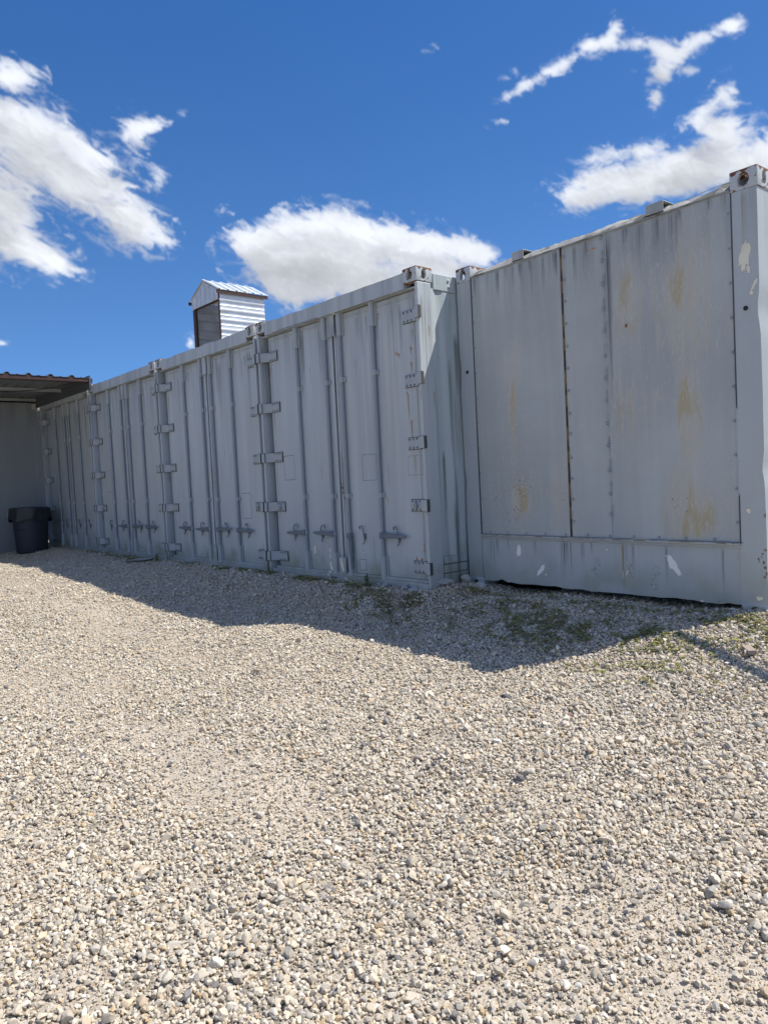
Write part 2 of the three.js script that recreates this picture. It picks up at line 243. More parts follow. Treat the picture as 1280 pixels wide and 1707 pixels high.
{
  const line = (a, b, step, far) => { const v = []; for (let q = a; q <= b + 1e-6; q += step) v.push(q); let s = step, q = b; while (q < far) { s *= 1.35; q += s; v.push(q); } s = step; q = a; while (q > -far) { s *= 1.35; q -= s; v.unshift(q); } return v; };
  const xs = line(-14, 6, 0.045, 2500), zs = line(-0.9, 6.2, 0.045, 2500), pos = [], uv = [], idx = [], vc = [];
  for (const z of zs) for (const x of xs) { pos.push(x, groundY(x, z), z); uv.push(x / 1.7, z / 1.7); const k = mix(0.56, 1.0, Math.hypot(x, z) < 20 ? sst(0.05, 0.65, sand(x, z)) : 0.8); vc.push(k, k * 0.985, k * 0.96); }
  for (let j = 0; j + 1 < zs.length; j++) for (let i = 0; i + 1 < xs.length; i++) { const a = j * xs.length + i, b = a + 1, c = a + xs.length, d = c + 1; idx.push(a, c, b, b, c, d); }
  const g = new THREE.BufferGeometry(); g.setAttribute('position', new THREE.Float32BufferAttribute(pos, 3)); g.setAttribute('uv', new THREE.Float32BufferAttribute(uv, 2)); g.setAttribute('color', new THREE.Float32BufferAttribute(vc, 3)); g.setIndex(idx); g.computeVertexNormals();
  const N = 1024, col = new Uint8Array(N * N * 4), bmp = new Uint8Array(N * N * 4), per = (f) => (x, y, ...r) => f(x, y, ...r);
  for (let j = 0; j < N; j++) for (let i = 0; i < N; i++) {
    const x = i / N, y = j / N, w = Math.min(1, x * 12, (1 - x) * 12, y * 12, (1 - y) * 12);
    const fine = vn(i * 0.55, j * 0.55, 401), mid = fbm(x * 90, y * 90, 405, 3), big = mix(0.5, fbm(x * 7, y * 7, 409, 4), w);
    const peb = sst(0.60, 0.68, vn(x * 150, y * 150, 411)), k = 0.72 + 0.3 * big + 0.28 * (mid - 0.5) + 0.24 * (fine - 0.5) + 0.12 * peb;
    col.set([toS(0.50 * k), toS(0.437 * k), toS(0.345 * k * (1 + 0.06 * peb)), 255], (j * N + i) * 4);
    const b = 255 * clamp(0.25 * fine + 0.4 * mid + 0.3 * peb, 0, 1); bmp.set([b, b, b, 255], (j * N + i) * 4);
  }
  const mk = (d, s) => { const t = new THREE.DataTexture(d, N, N); if (s) t.colorSpace = THREE.SRGBColorSpace; t.wrapS = t.wrapT = THREE.RepeatWrapping; t.magFilter = t.minFilter = THREE.LinearFilter; t.needsUpdate = true; return t; };
  const o = new THREE.Mesh(g, new THREE.MeshStandardMaterial({ map: mk(col, true), bumpMap: mk(bmp), vertexColors: true, bumpScale: 0.006, roughness: 0.95 }));
  o.name = 'ground'; o.receiveShadow = true; o.userData = { kind: 'structure', label: 'pale sandy ground under the gravel of the yard' }; scene.add(o);
}

// ------------------------------------------------------------------ corner castings
const ev = new Evaluator(); ev.useGroups = false; ev.attributes = ['position', 'normal', 'uv'];
function castingGeometry(side) {                                       // 0.162 x 0.118 x 0.178, front face at z = 0, outer face at x = side * 0.081
  const cut = (a, g) => { const b = new Brush(g); b.updateMatrixWorld(); return ev.evaluate(a, b, SUBTRACTION); };
  let a = new Brush(rbox(0.162, 0.118, 0.178, 0, 0.059, -0.089, 0.007, 2)); a.updateMatrixWorld();
  a = cut(a, box(0.114, 0.072, 0.126, 0, 0.059, -0.089));
  a = cut(a, cyl(0.034, 0.06, 24).rotateX(Math.PI / 2).scale(1, 1.15, 1).translate(0, 0.058, -0.01));
  a = cut(a, cyl(0.026, 0.06, 20).rotateZ(Math.PI / 2).scale(1, 1.55, 1).translate(side * 0.075, 0.059, -0.085));
  a = cut(a, cyl(0.022, 0.06, 20).scale(1, 1, 1.7).translate(0, 0.11, -0.089));
  return uvm(toCreasedNormals(a.geometry, 0.6), 0.32, 0.32, 0.16, 0, 0.2);
}
const CAST = { '-1': castingGeometry(-1), 1: castingGeometry(1) };

// ------------------------------------------------------------------ door hardware shared by the four door ends (local x = 0 at the middle of the end, z = 0 on the casting faces)
const HING_Y = [2.232, 1.708, 1.194, 0.682, 0.168], BAR_X = [-0.583, -0.117, 0.117, 0.583];
function hingePlate(side) {                                            // a bent blade over the recess, seen from above, extruded to its height
  const s = new THREE.Shape(), o = [[0, -0.001], [0.022, 0.010], [0.052, -0.002], [0.105, -0.060], [0.258, -0.062]], t = 0.012;
  const x = (d) => side * (CW / 2 + 0.008 - d);
  s.moveTo(x(o[0][0]), o[0][1]); o.forEach(([a, b]) => s.lineTo(x(a), b)); [...o].reverse().forEach(([a, b]) => s.lineTo(x(a), b - t)); s.closePath();
  const g = new THREE.ExtrudeGeometry(s, { depth: 0.098, bevelEnabled: true, bevelSize: 0.002, bevelThickness: 0.002, bevelSegments: 1, curveSegments: 1 });
  g.rotateX(Math.PI / 2).scale(1, 1, 1).translate(0, 0.049, 0);        // shape y becomes -z after this turn: flip it back
  const p = g.attributes.position; for (let i = 0; i < p.count; i++) p.setZ(i, p.getZ(i));
  return g;
}
function hingeGeometry(side) {
  // build the blade straight from boxes and a wrap, which keeps the edges crisp
  const X = (d) => side * (CW / 2 - d);
  const blade = rbox(0.172, 0.096, 0.008, X(0.174), 0, -0.0685, 0.003, 1);
  const a = new THREE.Vector2(X(0.094), -0.068), b = new THREE.Vector2(X(0.024), -0.004), L = a.distanceTo(b), ang = Math.atan2(b.y - a.y, b.x - a.x);
  const ramp = rbox(L + 0.010, 0.0945, 0.008, 0, 0, 0, 0.003, 1).rotateY(-ang).translate((a.x + b.x) / 2, 0, (a.y + b.y) / 2);
  const wrap = join(rbox(0.048, 0.096, 0.014, X(0.012), 0, 0.004, 0.004, 2), rbox(0.009, 0.096, 0.034, X(-0.005), 0, -0.007, 0.003, 2));
  return uvm(join(blade, ramp, wrap), 0.5, 0.5, 0.2, 0.2);
}
const HINGE = { '-1': hingeGeometry(-1), 1: hingeGeometry(1) };
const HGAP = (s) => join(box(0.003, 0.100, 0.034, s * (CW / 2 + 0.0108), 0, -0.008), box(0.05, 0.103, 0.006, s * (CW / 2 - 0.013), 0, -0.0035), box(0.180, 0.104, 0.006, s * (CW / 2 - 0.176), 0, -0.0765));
const boltsOn = (side) => join([0.115, 0.16, 0.205].flatMap((d) => [-0.036, 0.036].map((y) => dome(0.0095, side * (CW / 2 - d - 0.03), y, -0.0622))));
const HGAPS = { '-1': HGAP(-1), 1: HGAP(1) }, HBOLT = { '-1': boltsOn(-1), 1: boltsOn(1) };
const HUB = uvm(join(cyl(0.024, 0.03, 16).rotateX(Math.PI / 2), cyl(0.011, 0.012, 10).rotateX(Math.PI / 2).translate(0, 0, 0.02)), 0.5, 0.5);
const BAR = uvm(cyl(0.0165, 2.47, 14), 0.5, 0.5);
const half = (r, h) => new THREE.CylinderGeometry(r, r, h, 14, 1, true, -Math.PI / 2, Math.PI);
const SLEEVE = uvm(join(rbox(0.088, 0.205, 0.009, 0, 0, -0.0165, 0.003, 1), half(0.026, 0.205), new THREE.CylinderGeometry(0.0255, 0.0255, 0.2045, 14), [-0.08, 0.0, 0.08].flatMap((y) => [-0.035, 0.035].map((x) => dome(0.006, x, y, -0.012)))), 0.5, 0.5);
const BRACKET = uvm(join(rbox(0.086, 0.046, 0.010, 0, 0, -0.0155, 0.003, 1), new THREE.CylinderGeometry(0.0235, 0.0235, 0.044, 14), dome(0.007, -0.034, 0, -0.0105), dome(0.007, 0.034, 0, -0.0105)), 0.5, 0.5);
const CAM = uvm(join(cyl(0.014, 0.045, 10).rotateX(Math.PI / 2).translate(-0.026, 0.0, 0.008), rbox(0.058, 0.026, 0.030, 0.004, -0.002, 0.0, 0.006, 2), cyl(0.013, 0.04, 10).rotateX(Math.PI / 2).translate(0.028, 0.004, 0.004), rbox(0.088, 0.018, 0.012, 0, -0.014, -0.02, 0.004, 1)), 0.4, 0.4);
const COLLAR = uvm(cyl(0.021, 0.03, 14), 0.5, 0.5);
function leverGeometry() {                                             // points along +x from the bar
  const s = new THREE.Shape(); s.moveTo(0, -0.020); s.lineTo(0.05, -0.019); s.lineTo(0.16, -0.012); s.lineTo(0.29, -0.009); s.quadraticCurveTo(0.30, 0, 0.29, 0.010); s.lineTo(0.16, 0.016); s.lineTo(0.05, 0.020); s.lineTo(0, 0.020); s.closePath();
  const g = new THREE.ExtrudeGeometry(s, { depth: 0.010, bevelEnabled: true, bevelSize: 0.003, bevelThickness: 0.003, bevelSegments: 1 });
  return uvm(join(g.translate(0.018, 0, -0.004), rbox(0.05, 0.052, 0.030, 0.012, 0, 0, 0.006, 2)), 0.5, 0.5);
}
const LEVER = leverGeometry();
function catchGeometry(s) {                                            // hook and keeper plate on the door, hook turned to side s
  return uvm(join(tube([[0, -0.055, 0.006], [0.002, 0.01, 0.018], [0, 0.055, 0.022], [-0.018 * s, 0.078, 0.022], [-0.045 * s, 0.080, 0.02], [-0.058 * s, 0.066, 0.016], [-0.052 * s, 0.05, 0.012]], 0.0055, 26, 6),
    rbox(0.026, 0.05, 0.012, 0, -0.012, 0, 0.003, 1), tube([[0, -0.05, 0.01], [0.002, -0.07, 0.018], [-0.012 * s, -0.082, 0.02]], 0.005, 8, 6), dome(0.006, 0, 0.0, 0.006), dome(0.006, 0, -0.028, 0.006)), 0.5, 0.5);
}
const CATCH = { '-1': catchGeometry(-1), 1: catchGeometry(1) };
const DOOR_L = rbox(1.106, 2.375, 0.06, -0.5705, 1.2435, -0.111, 0.009, 3), DOOR_R = rbox(1.106, 2.375, 0.06, 0.5705, 1.2435, -0.111, 0.009, 3);
const wavy = (w, h, d, x, y, z, seed, amp) => {                         // a rail with a slightly beaten upper edge
  const g = new THREE.BoxGeometry(w, h, d, 48, 4, 1), p = g.attributes.position;
  for (let i = 0; i < p.count; i++) { const t = p.getY(i) / h + 0.5, q = fbm(p.getX(i) * 5 + 30, 2.5, seed, 3) - 0.5; p.setY(i, p.getY(i) + q * amp * t); p.setZ(i, p.getZ(i) + (fbm(p.getX(i) * 4 + 9, p.getY(i) * 8, seed + 3, 2) - 0.5) * amp * 0.8 * (p.getZ(i) > 0 ? 1 : 0)); }
  g.computeVertexNormals(); return g.translate(x, y, z);
};
const LONG = 12.0;
function doorContainer(x, label, tex, o = {}) {
  const c = thing('shipping_container', label, 'shipping container', [x, 0, o.z ?? 0], 0, 'grey shipping containers side by side');
  const face = std(tex, { roughness: 0.58, ...dented(0.004) }), P = (name, g, m = face) => part(name, uvm(g, CW, CH, CW / 2, 0.05), m, c);
  for (const s of [-1, 1]) {
    part('corner_casting', CAST[s], M.casting, c, s * (CW / 2 - 0.081), CH - 0.118, 0);
    part('corner_casting', CAST[s], M.hardware, c, s * (CW / 2 - 0.081), -0.125, 0);
    // thin outer flange in front, recessed channel behind it, web on the side
    P('corner_post', join(rbox(0.030, 2.47, 0.16, s * (CW / 2 - 0.015), 1.235, -0.083, 0.010, 3), box(0.072, 2.46, 0.02, s * (CW / 2 - 0.066), 1.235, -0.172)));
    HING_Y.forEach((y, k) => {
      const h = part('hinge', HINGE[s], M.hardware, c, 0, y - 0.004, 0);
      part('bolts', HBOLT[s], M.steel, h, 0, 0, 0, true); part('shadow_outline', HGAPS[s], M.hingeShade, h);  // bolts darkened like shadow ticks; larger dark plate paints in the hinge gap shade
      if ((o.hubs ?? []).includes(k * s)) part('knob', HUB, M.hardware, h, s * (CW / 2 - 0.19), 0, -0.05);
    });
  }
  P('header', join(wavy(CW - 0.316, 0.13, 0.09, 0, 2.502, -0.052, o.seed, 0.022), box(CW - 0.06, 0.012, 0.055, 0, 2.4395, -0.070)));
  P('door_sill', wavy(CW - 0.07, 0.13, 0.07, 0, -0.028, -0.06, o.seed + 5, 0.014));
  P('threshold_bar', rbox(CW - 0.16, 0.026, 0.03, 0, 0.048, -0.066, 0.004, 1));
  for (const [s, g] of [[-1, DOOR_L], [1, DOOR_R]]) {
    const d = P('door', g.clone());
    part('door_seal', box(0.010, 2.37, 0.03, s * 1.128, 1.2435, -0.1), M.gap, d);
    part('edge_trim', uvm(join(rbox(0.030, 2.37, 0.012, s * 0.024, 1.2435, -0.079, 0.004, 2), rbox(1.02, 0.010, 0.006, s * 0.575, 2.385, -0.079, 0.002, 1), rbox(0.010, 2.30, 0.006, s * 1.085, 1.22, -0.079, 0.002, 1)), CW, CH, CW / 2), face, d);
  }
  P('door_lap', rbox(0.036, 2.36, 0.014, -0.024, 1.243, -0.070, 0.005, 2));
  part('keeper_plate', uvm(rbox(0.092, 0.21, 0.012, 0.012, 2.345, -0.046, 0.003, 1), CW, CH, 1), face, c);
  part('keeper_plate', uvm(rbox(0.092, 0.20, 0.012, 0.012, 0.10, -0.046, 0.003, 1), CW, CH, 1), face, c);
  const handles = o.handles ?? ['left', 'left', 'right', 'right'];
  BAR_X.forEach((bx, k) => {
    const b = part('locking_bar', BAR, M.bar, c, bx, 1.238, -0.057);
    if (o.tilt) b.rotation.z = o.tilt[k];
    part('sleeve', SLEEVE, M.hardware, b, 0, 2.334 - 1.238, 0); part('sleeve', SLEEVE, M.hardware, b, 0, 0.135 - 1.238, 0);
    for (const y of [1.834, 0.772]) part('bracket', BRACKET, M.hardware, b, 0, y - 1.238, 0);
    part('cam', CAM, M.rust, b, 0, 2.475 - 1.238, 0.004); part('cam', CAM, M.rust, b, 0, -0.008 - 1.238, 0.004).rotation.x = Math.PI;
    part('collar', COLLAR, M.hardware, b, 0, 2.452 - 1.238, 0); part('collar', COLLAR, M.hardware, b, 0, 0.42 - 1.238, 0);
    const kind = handles[k], s = k < 2 ? -1 : 1;
    part('handle_catch', CATCH[s], M.steel, c, bx + s * 0.205, 0.415, -0.074);
    if (kind === 'gone') return;
    const l = part('handle', LEVER, M.steel, b, 0, 0.418 - 1.238, 0.012);
    if (kind === 'down') { l.rotation.z = -Math.PI / 2 + 0.06; l.position.x = 0.012; } else { l.rotation.z = (kind === 'left' ? Math.PI : 0) + (h2(k, o.seed, 5) - 0.5) * 0.06; l.position.z = 0.016; }
  });
  // the long body behind
  const sideM = o.side ?? face;
  for (const s of [-1, 1]) {
    const g = new THREE.PlaneGeometry(LONG - 0.16, 2.18, 420, 4).rotateY(s * Math.PI / 2).translate(0, 1.34, -0.16 - (LONG - 0.16) / 2), p = g.attributes.position;
    for (let i = 0; i < p.count; i++) { const w = Math.abs(((p.getZ(i) / 0.16) % 1 + 1) % 1 - 0.5) * 2; p.setX(i, s * (CW / 2 - 0.016 + 0.010 * sst(0.35, 0.6, w))); }
    g.computeVertexNormals(); part('side_wall', uvm(g, CW, CH, 0, 0), sideM, c);
    part('top_rail', uvm(join(rbox(0.05, 0.135, LONG - 0.20, s * (CW / 2 - 0.026), 2.488, -0.19 - (LONG - 0.2) / 2, 0.008, 2), dome(0.014, 0, 0, 0).rotateY(s * Math.PI / 2).translate(s * (CW / 2 - 0.001), 2.512, -0.36), dome(0.014, 0, 0, 0).rotateY(s * Math.PI / 2).translate(s * (CW / 2 - 0.001), 2.462, -0.365)), CW, CH), sideM, c);
    part('bottom_rail', uvm(join(rbox(0.04, 0.17, LONG - 0.18, s * (CW / 2 - 0.022), 0.02, -0.17 - (LONG - 0.18) / 2, 0.006, 2), rbox(0.04, 0.07, LONG - 0.18, s * (CW / 2 - 0.026), 0.145, -0.17 - (LONG - 0.18) / 2, 0.006, 2), rbox(0.04, 0.065, LONG - 0.18, s * (CW / 2 - 0.024), 0.217, -0.17 - (LONG - 0.18) / 2, 0.006, 2)), CW, CH), sideM, c);
  }
  part('roof', uvm(box(CW - 0.1, 0.03, LONG - 0.16, 0, 2.545, -0.12 - (LONG - 0.16) / 2), CW, CH), face, c);
  part('end_wall', uvm(box(CW - 0.06, 2.5, 0.04, 0, 1.28, -LONG + 0.03), CW, CH), face, c);
  part('floor', uvm(box(CW - 0.1, 0.05, LONG - 0.2, 0, 0.02, -0.12 - (LONG - 0.2) / 2), CW, CH), M.gap, c);
  return c;
}
const GAP = 0.0509;
const texA = doorTexture(11, 1.0, (ctx, X, Y, S) => {                   // nearest door end
  placard(ctx, X, Y, S, 0.275, 1.0, 0.46, 1.245); placard(ctx, X, Y, S, 1.545, 0.955, 1.735, 1.185, 0.45); placard(ctx, X, Y, S, 2.155, 0.98, 2.33, 1.14, 0.3); placard(ctx, X, Y, S, 1.44, 0.14, 1.53, 0.24, 0.5);
  for (const [x, y, l] of [[2.19, 1.66, 0.3], [2.22, 1.42, 0.22], [2.25, 1.9, 0.1], [2.25, 2.03, 0.08], [2.10, 2.0, 0.05], [2.07, 2.02, 0.05], [2.2, 0.28, 0.1], [2.26, 0.28, 0.1], [1.86, 2.37, 0.06], [2.3, 0.35, 0.08]]) { speck(ctx, X, Y, S, x, y, 0.02, 5, '140,84,36', x * 100 + y * 10, 0.006); run(ctx, X, Y, S, x, y, l, 0.014, '150,98,48', 0.55, x * 50); }
  run(ctx, X, Y, S, 1.93, 2.36, 1.5, 0.07, '206,204,196', 0.34, 5); run(ctx, X, Y, S, 2.03, 2.34, 1.9, 0.06, '202,200,190', 0.28, 6); run(ctx, X, Y, S, 1.62, 2.2, 1.6, 0.05, '206,208,208', 0.26, 7); run(ctx, X, Y, S, 1.70, 2.26, 1.2, 0.03, '206,206,204', 0.25, 9);
  flake(ctx, X, Y, 0.735, 0.30, 0.018, 0.06, 0.1, 1, CREAM); flake(ctx, X, Y, 0.985, 0.30, 0.018, 0.045, 0, 2, CREAM); flake(ctx, X, Y, 0.985, 0.245, 0.014, 0.03, 0, 3, CREAM); flake(ctx, X, Y, 1.00, 0.13, 0.024, 0.075, 0.22, 4, CREAM); flake(ctx, X, Y, 1.50, 0.30, 0.012, 0.02, 0, 8, CREAM);
  flake(ctx, X, Y, 1.30, 0.03, 0.03, 0.05, 0.4, 5, CREAM); flake(ctx, X, Y, 1.75, 0.0, 0.012, 0.018, 0, 6, CREAM); flake(ctx, X, Y, 2.12, 0.01, 0.02, 0.02, 0, 7, CREAM);
  speck(ctx, X, Y, S, 1.255, 0.84, 0.06, 14, '44,38,32', 31, 0.008); run(ctx, X, Y, S, 1.25, 1.2, 0.7, 0.02, '120,116,104', 0.4, 33);
  ctx.strokeStyle = 'rgba(58,44,34,0.85)'; ctx.lineWidth = 1.4; ctx.beginPath(); const r = rng(4); for (let x = 0.3; x < 1.1; x += 0.02) ctx[x === 0.3 ? 'moveTo' : 'lineTo'](X(x), Y(2.495 + (r() - 0.5) * 0.012)); ctx.stroke();
});
const texB = doorTexture(23, 1.01, (ctx, X, Y, S) => { placard(ctx, X, Y, S, 1.865, 0.6, 2.055, 0.88); speck(ctx, X, Y, S, 1.24, 0.95, 0.07, 8, '60,52,44', 3, 0.005); run(ctx, X, Y, S, 1.23, 1.2, 0.8, 0.02, '120,108,90', 0.3, 3); });
const texC = doorTexture(37, 0.99, (ctx, X, Y, S) => { placard(ctx, X, Y, S, 0.30, 0.97, 0.5, 1.3, 0.4); run(ctx, X, Y, S, 1.22, 1.4, 0.9, 0.02, '140,112,70', 0.4, 3); flake(ctx, X, Y, 0.28, 0.58, 0.02, 0.04, 0.2, 2, 'rgb(196,196,192)'); flake(ctx, X, Y, 0.86, 0.28, 0.008, 0.03, 0, 4, CREAM); });
const texD = doorTexture(41, 0.96, (ctx, X, Y, S) => {
  run(ctx, X, Y, S, 2.36, 2.44, 2.9, 0.05, '128,104,46', 0.6, 3); run(ctx, X, Y, S, 2.38, 1.4, 1.4, 0.07, '128,108,46', 0.5, 5);
  for (const [x, y] of [[0.55, 0.3], [0.7, 0.5], [1.1, 0.36], [1.35, 0.3], [1.6, 0.5], [1.65, 0.35]]) speck(ctx, X, Y, S, x, y, 0.08, 10, '60,62,66', x * 30, 0.008);
});
const sideTex = surface(512, 544, CW, CH, (x, y, c) => {
  greyPaint(53, 1.04, 2.45, 1)(x, y, c);
  const zz = x % CW, st = sst(0.45, 0.75, fbm(x * 20, y * 0.8, 431, 4)) * sst(2.6, 1.2, y), k = 1 - 0.45 * st; c[0] *= k * 0.97; c[1] *= k; c[2] *= k * 0.98;
}, (ctx, X, Y, S) => { for (let k = 0; k < 40; k++) { const r = rng(k + 600); run(ctx, X, Y, S, r() * CW, 0.4 + r() * 2, 0.4 + r() * 1.2, 0.03, r() < 0.6 ? '66,74,70' : '214,220,222', 0.16 + r() * 0.2, k); } });
const sideM = std(sideTex, { roughness: 0.55, ...dented(0.004) });
const XC = [-CW / 2, -CW * 1.5 - GAP, -CW * 2.5 - 2 * GAP, -CW * 3.5 - 3 * GAP];
doorContainer(XC[0], 'nearest grey container door end, its right side partly sunlit, one lock handle hanging down', texA, { seed: 3, handles: ['left', 'left', 'down', 'right'], hubs: [3, -3], side: sideM });
doorContainer(XC[1], 'grey container door end second from the right, rectangular outline beside its last lock bar', texB, { seed: 9, hubs: [3] });
doorContainer(XC[2], 'third grey container door end from the right, its first lock bar without a handle', texC, { seed: 15, handles: ['gone', 'left', 'right', 'right'], hubs: [-3] });
doorContainer(XC[3], 'shaded grey container door end under the canopy, ochre streak down its right edge', texD, { seed: 21, handles: ['gone', 'gone', 'gone', 'gone'], tilt: [0.006, -0.004, 0.003, 0.008] });

// ------------------------------------------------------------------ the plain container end on the right
{
  const th = R(-1.6675), H5 = 2.5577, lo = -0.06, FW = CW;
  const ax = new THREE.Vector3(Math.cos(th), 0, -Math.sin(th)), at = new THREE.Vector3(0.0260, 0, -0.4380).addScaledVector(ax, CW / 2);
  const c = thing('shipping_container', 'grey container end at far right without doors, riveted panels and a rusty seam', 'shipping container', [at.x, at.y, at.z], th, 'grey shipping containers side by side');
  c.scale.set(1.01, 1.02, 1);
  const worn = [[0.567, 0.668, 0.10, 0.16, 0.9], [0.545, 1.36, 0.07, 0.42, 0.75], [0.72, 1.2, 0.10, 0.5, 0.35], [1.56, 1.93, 0.13, 0.32, 0.9], [1.50, 1.5, 0.10, 0.5, 0.5], [1.97, 1.18, 0.08, 0.28, 0.95], [1.90, 0.64, 0.13, 0.2, 0.95], [2.02, 0.56, 0.12, 0.14, 0.9], [2.02, 1.95, 0.18, 0.35, 0.75], [1.82, 1.98, 0.12, 0.3, 0.6], [1.2, 1.1, 0.1, 0.5, 0.25], [1.75, 0.9, 0.3, 0.6, 0.3], [0.95, 0.75, 0.12, 0.3, 0.3], [0.40, 0.9, 0.10, 0.5, 0.3]];
  const tex = surface(1400, 1504, FW, 2.62, (x, yy, c) => {
    const y = yy + lo; greyPaint(67, 0.93, 2.43, 0.5, 0.5)(x, y, c);
    const inside = x > 0.165 && x < 2.285 && y > 0.4 ? 1 : 0;
    const band = (fbm(x * 4.2, y * 0.5, 701, 3) - 0.5) * 0.20 + (fbm(x * 14, y * 0.9, 703, 3) - 0.5) * 0.10, hz = (fbm(x * 1.5, y * 3, 707, 4) - 0.5) * 0.22;
    let k = 1 + inside * (band + hz) - (inside ? 0.05 : 0); c[0] *= k * (inside ? 1.0 : 1); c[1] *= k * (inside ? 0.985 : 1); c[2] *= k * (inside ? 0.95 : 1);
    if (!inside) return;
    let w = 0; for (const [a, b, rx, ry, q] of worn) w = Math.max(w, q * Math.exp(-(((x - a) / rx / 1.3) ** 2 + ((y - b) / ry / 1.25) ** 2)));
    w = clamp(w + 0.30 * sst(0.42, 0.75, fbm(x * 2.6, y * 1.6, 741, 4)), 0, 1);
    const sn = fbm(x * 46, y * 2.4, 715, 4), m = sst(0.25, 0.95, w * 0.95 + (sn - 0.5) * 0.9), ye = sst(0.45, 0.8, w) * sst(0.42, 0.62, fbm(x * 13, y * 4, 723, 3));
    const dk = sst(0.25, 0.0, Math.abs(x - 1.74)) * sst(0.9, 1.7, y) * 0.12; c[0] *= 1 - dk; c[1] *= 1 - dk; c[2] *= 1 - dk;
    c[0] = mix(c[0], mix(0.50, 0.46, ye), m * 0.82); c[1] = mix(c[1], mix(0.475, 0.375, ye), m * 0.82); c[2] = mix(c[2], mix(0.40, 0.21, ye), m * 0.82);
    const br = fbm(x * 150, y * 26, 711, 3) * 0.55 + vn(x * 300, y * 44, 719) * 0.45, sp = sst(0.70 - w * 0.16, 0.80 - w * 0.14, br);
    c[0] = mix(c[0], 0.56, sp * 0.6); c[1] = mix(c[1], 0.54, sp * 0.6); c[2] = mix(c[2], 0.47, sp * 0.6);
  }, (ctx, X0, Y0, S) => {
    const X = X0, Y = (y) => Y0(y - lo), r = rng(88);
    for (let k = 0; k < 36; k++) run(ctx, X, Y, S, 0.17 + r() * 2.1, 2.45, 0.08 + r() * 0.35, 0.03, '58,60,60', 0.05 + r() * 0.10, k + 900);
    for (let k = 0; k < 2; k++) run(ctx, X, Y, S, [1.425, 1.44][k], 2.45, [1.6, 1.0, 1.4, 0.6, 0.5][k], 0.03, '52,54,54', 0.16, k + 980);
    for (const [x, y, q, n] of [[0.56, 0.72, 0.13, 34], [0.64, 0.76, 0.10, 16], [0.34, 0.74, 0.08, 8], [1.0, 0.7, 0.05, 6], [0.5, 0.6, 0.12, 12], [1.90, 0.66, 0.10, 5]]) speck(ctx, X, Y, S, x, y, q, n, r() < 0.6 ? '150,92,34' : '120,70,30', x * 977, 0.0036);
    for (const [x, y] of [[1.25, 2.385], [1.31, 2.385]]) { ctx.fillStyle = 'rgba(176,120,74,0.9)'; ctx.fillRect(X(x), Y(y), 0.035 * S, 0.008 * S); }
    for (let y = 0.6; y < 2.42; y += 0.155) { run(ctx, X, Y, S, 1.394, y + 0.05, 0.12 + r() * 0.12, 0.035, '56,58,60', 0.09, y * 900); run(ctx, X, Y, S, 1.062, y, 0.12 + r() * 0.1, 0.02, '100,84,58', 0.08, y * 930); }
    speck(ctx, X, Y, S, 1.56, 1.82, 0.008, 4, '120,66,30', 2, 0.008);
    ctx.fillStyle = 'rgba(120,78,40,0.55)'; for (let k = 0; k < 60; k++) ctx.fillRect(X(0.18 + r() * 2.1), Y(0.408 + r() * 0.006), r() * 0.08 * S, 0.006 * S);
    flake(ctx, X, Y, 2.352, 2.065, 0.037, 0.085, -0.12, 11, CREAM); flake(ctx, X, Y, 2.372, 1.985, 0.012, 0.03, 0, 16, CREAM); flake(ctx, X, Y, 2.40, 1.89, 0.011, 0.05, -0.5, 12, CREAM); flake(ctx, X, Y, 2.385, 1.85, 0.013, 0.018, 0, 13, CREAM);
    flake(ctx, X, Y, 1.834, 0.262, 0.032, 0.088, 0.62, 21, 'rgb(240,240,234)'); flake(ctx, X, Y, 0.547, 0.287, 0.026, 0.055, -0.3, 22, 'rgb(240,240,234)'); flake(ctx, X, Y, 0.755, 0.152, 0.020, 0.058, -0.7, 23, 'rgb(240,240,234)'); flake(ctx, X, Y, 0.80, 0.12, 0.009, 0.012, 0, 24, CREAM);
    flake(ctx, X, Y, 1.345, 0.33, 0.008, 0.014, -0.3, 25, CREAM); flake(ctx, X, Y, 1.47, 0.17, 0.009, 0.04, 0.1, 26, CREAM); flake(ctx, X, Y, 1.50, 0.18, 0.006, 0.03, -0.4, 27, CREAM); flake(ctx, X, Y, 2.332, 0.60, 0.016, 0.02, 0.3, 28, CREAM); flake(ctx, X, Y, 2.385, 0.087, 0.026, 0.014, 0, 29, CREAM); flake(ctx, X, Y, 2.02, 0.035, 0.012, 0.014, 0, 30, CREAM);
    flake(ctx, X, Y, 0.43, 0.03, 0.03, 0.02, 0, 31, 'rgb(200,198,188)'); flake(ctx, X, Y, 2.18, 0.03, 0.06, 0.012, -0.2, 32, 'rgb(176,170,158)'); flake(ctx, X, Y, 0.25, 0.03, 0.05, 0.012, 0.1, 34, 'rgb(180,176,166)');
    run(ctx, X, Y, S, 1.47, 0.39, 0.4, 0.016, '120,108,58', 0.55, 35); run(ctx, X, Y, S, 0.98, 0.39, 0.3, 0.01, '70,74,78', 0.5, 36); run(ctx, X, Y, S, 2.352, 2.44, 0.4, 0.03, '104,84,52', 0.16, 37);
    for (let k = 0; k < 24; k++) run(ctx, X, Y, S, 0.18 + r() * 2.1, 0.38, 0.1 + r() * 0.28, 0.02, r() < 0.7 ? '74,80,88' : '190,196,200', 0.18, k + 1200);
    for (const [x, y] of [[1.26, 0.22], [1.72, 0.2], [1.70, 0.12], [1.53, 0.2], [1.24, 0.17]]) speck(ctx, X, Y, S, x, y, 0.05, 16, '64,66,68', x * 555, 0.003);
    speck(ctx, X, Y, S, 2.43, 0.3, 0.1, 20, '110,64,34', 4, 0.006); speck(ctx, X, Y, S, 2.436, 0.58, 0.02, 16, '124,78,34', 6, 0.007);
  });
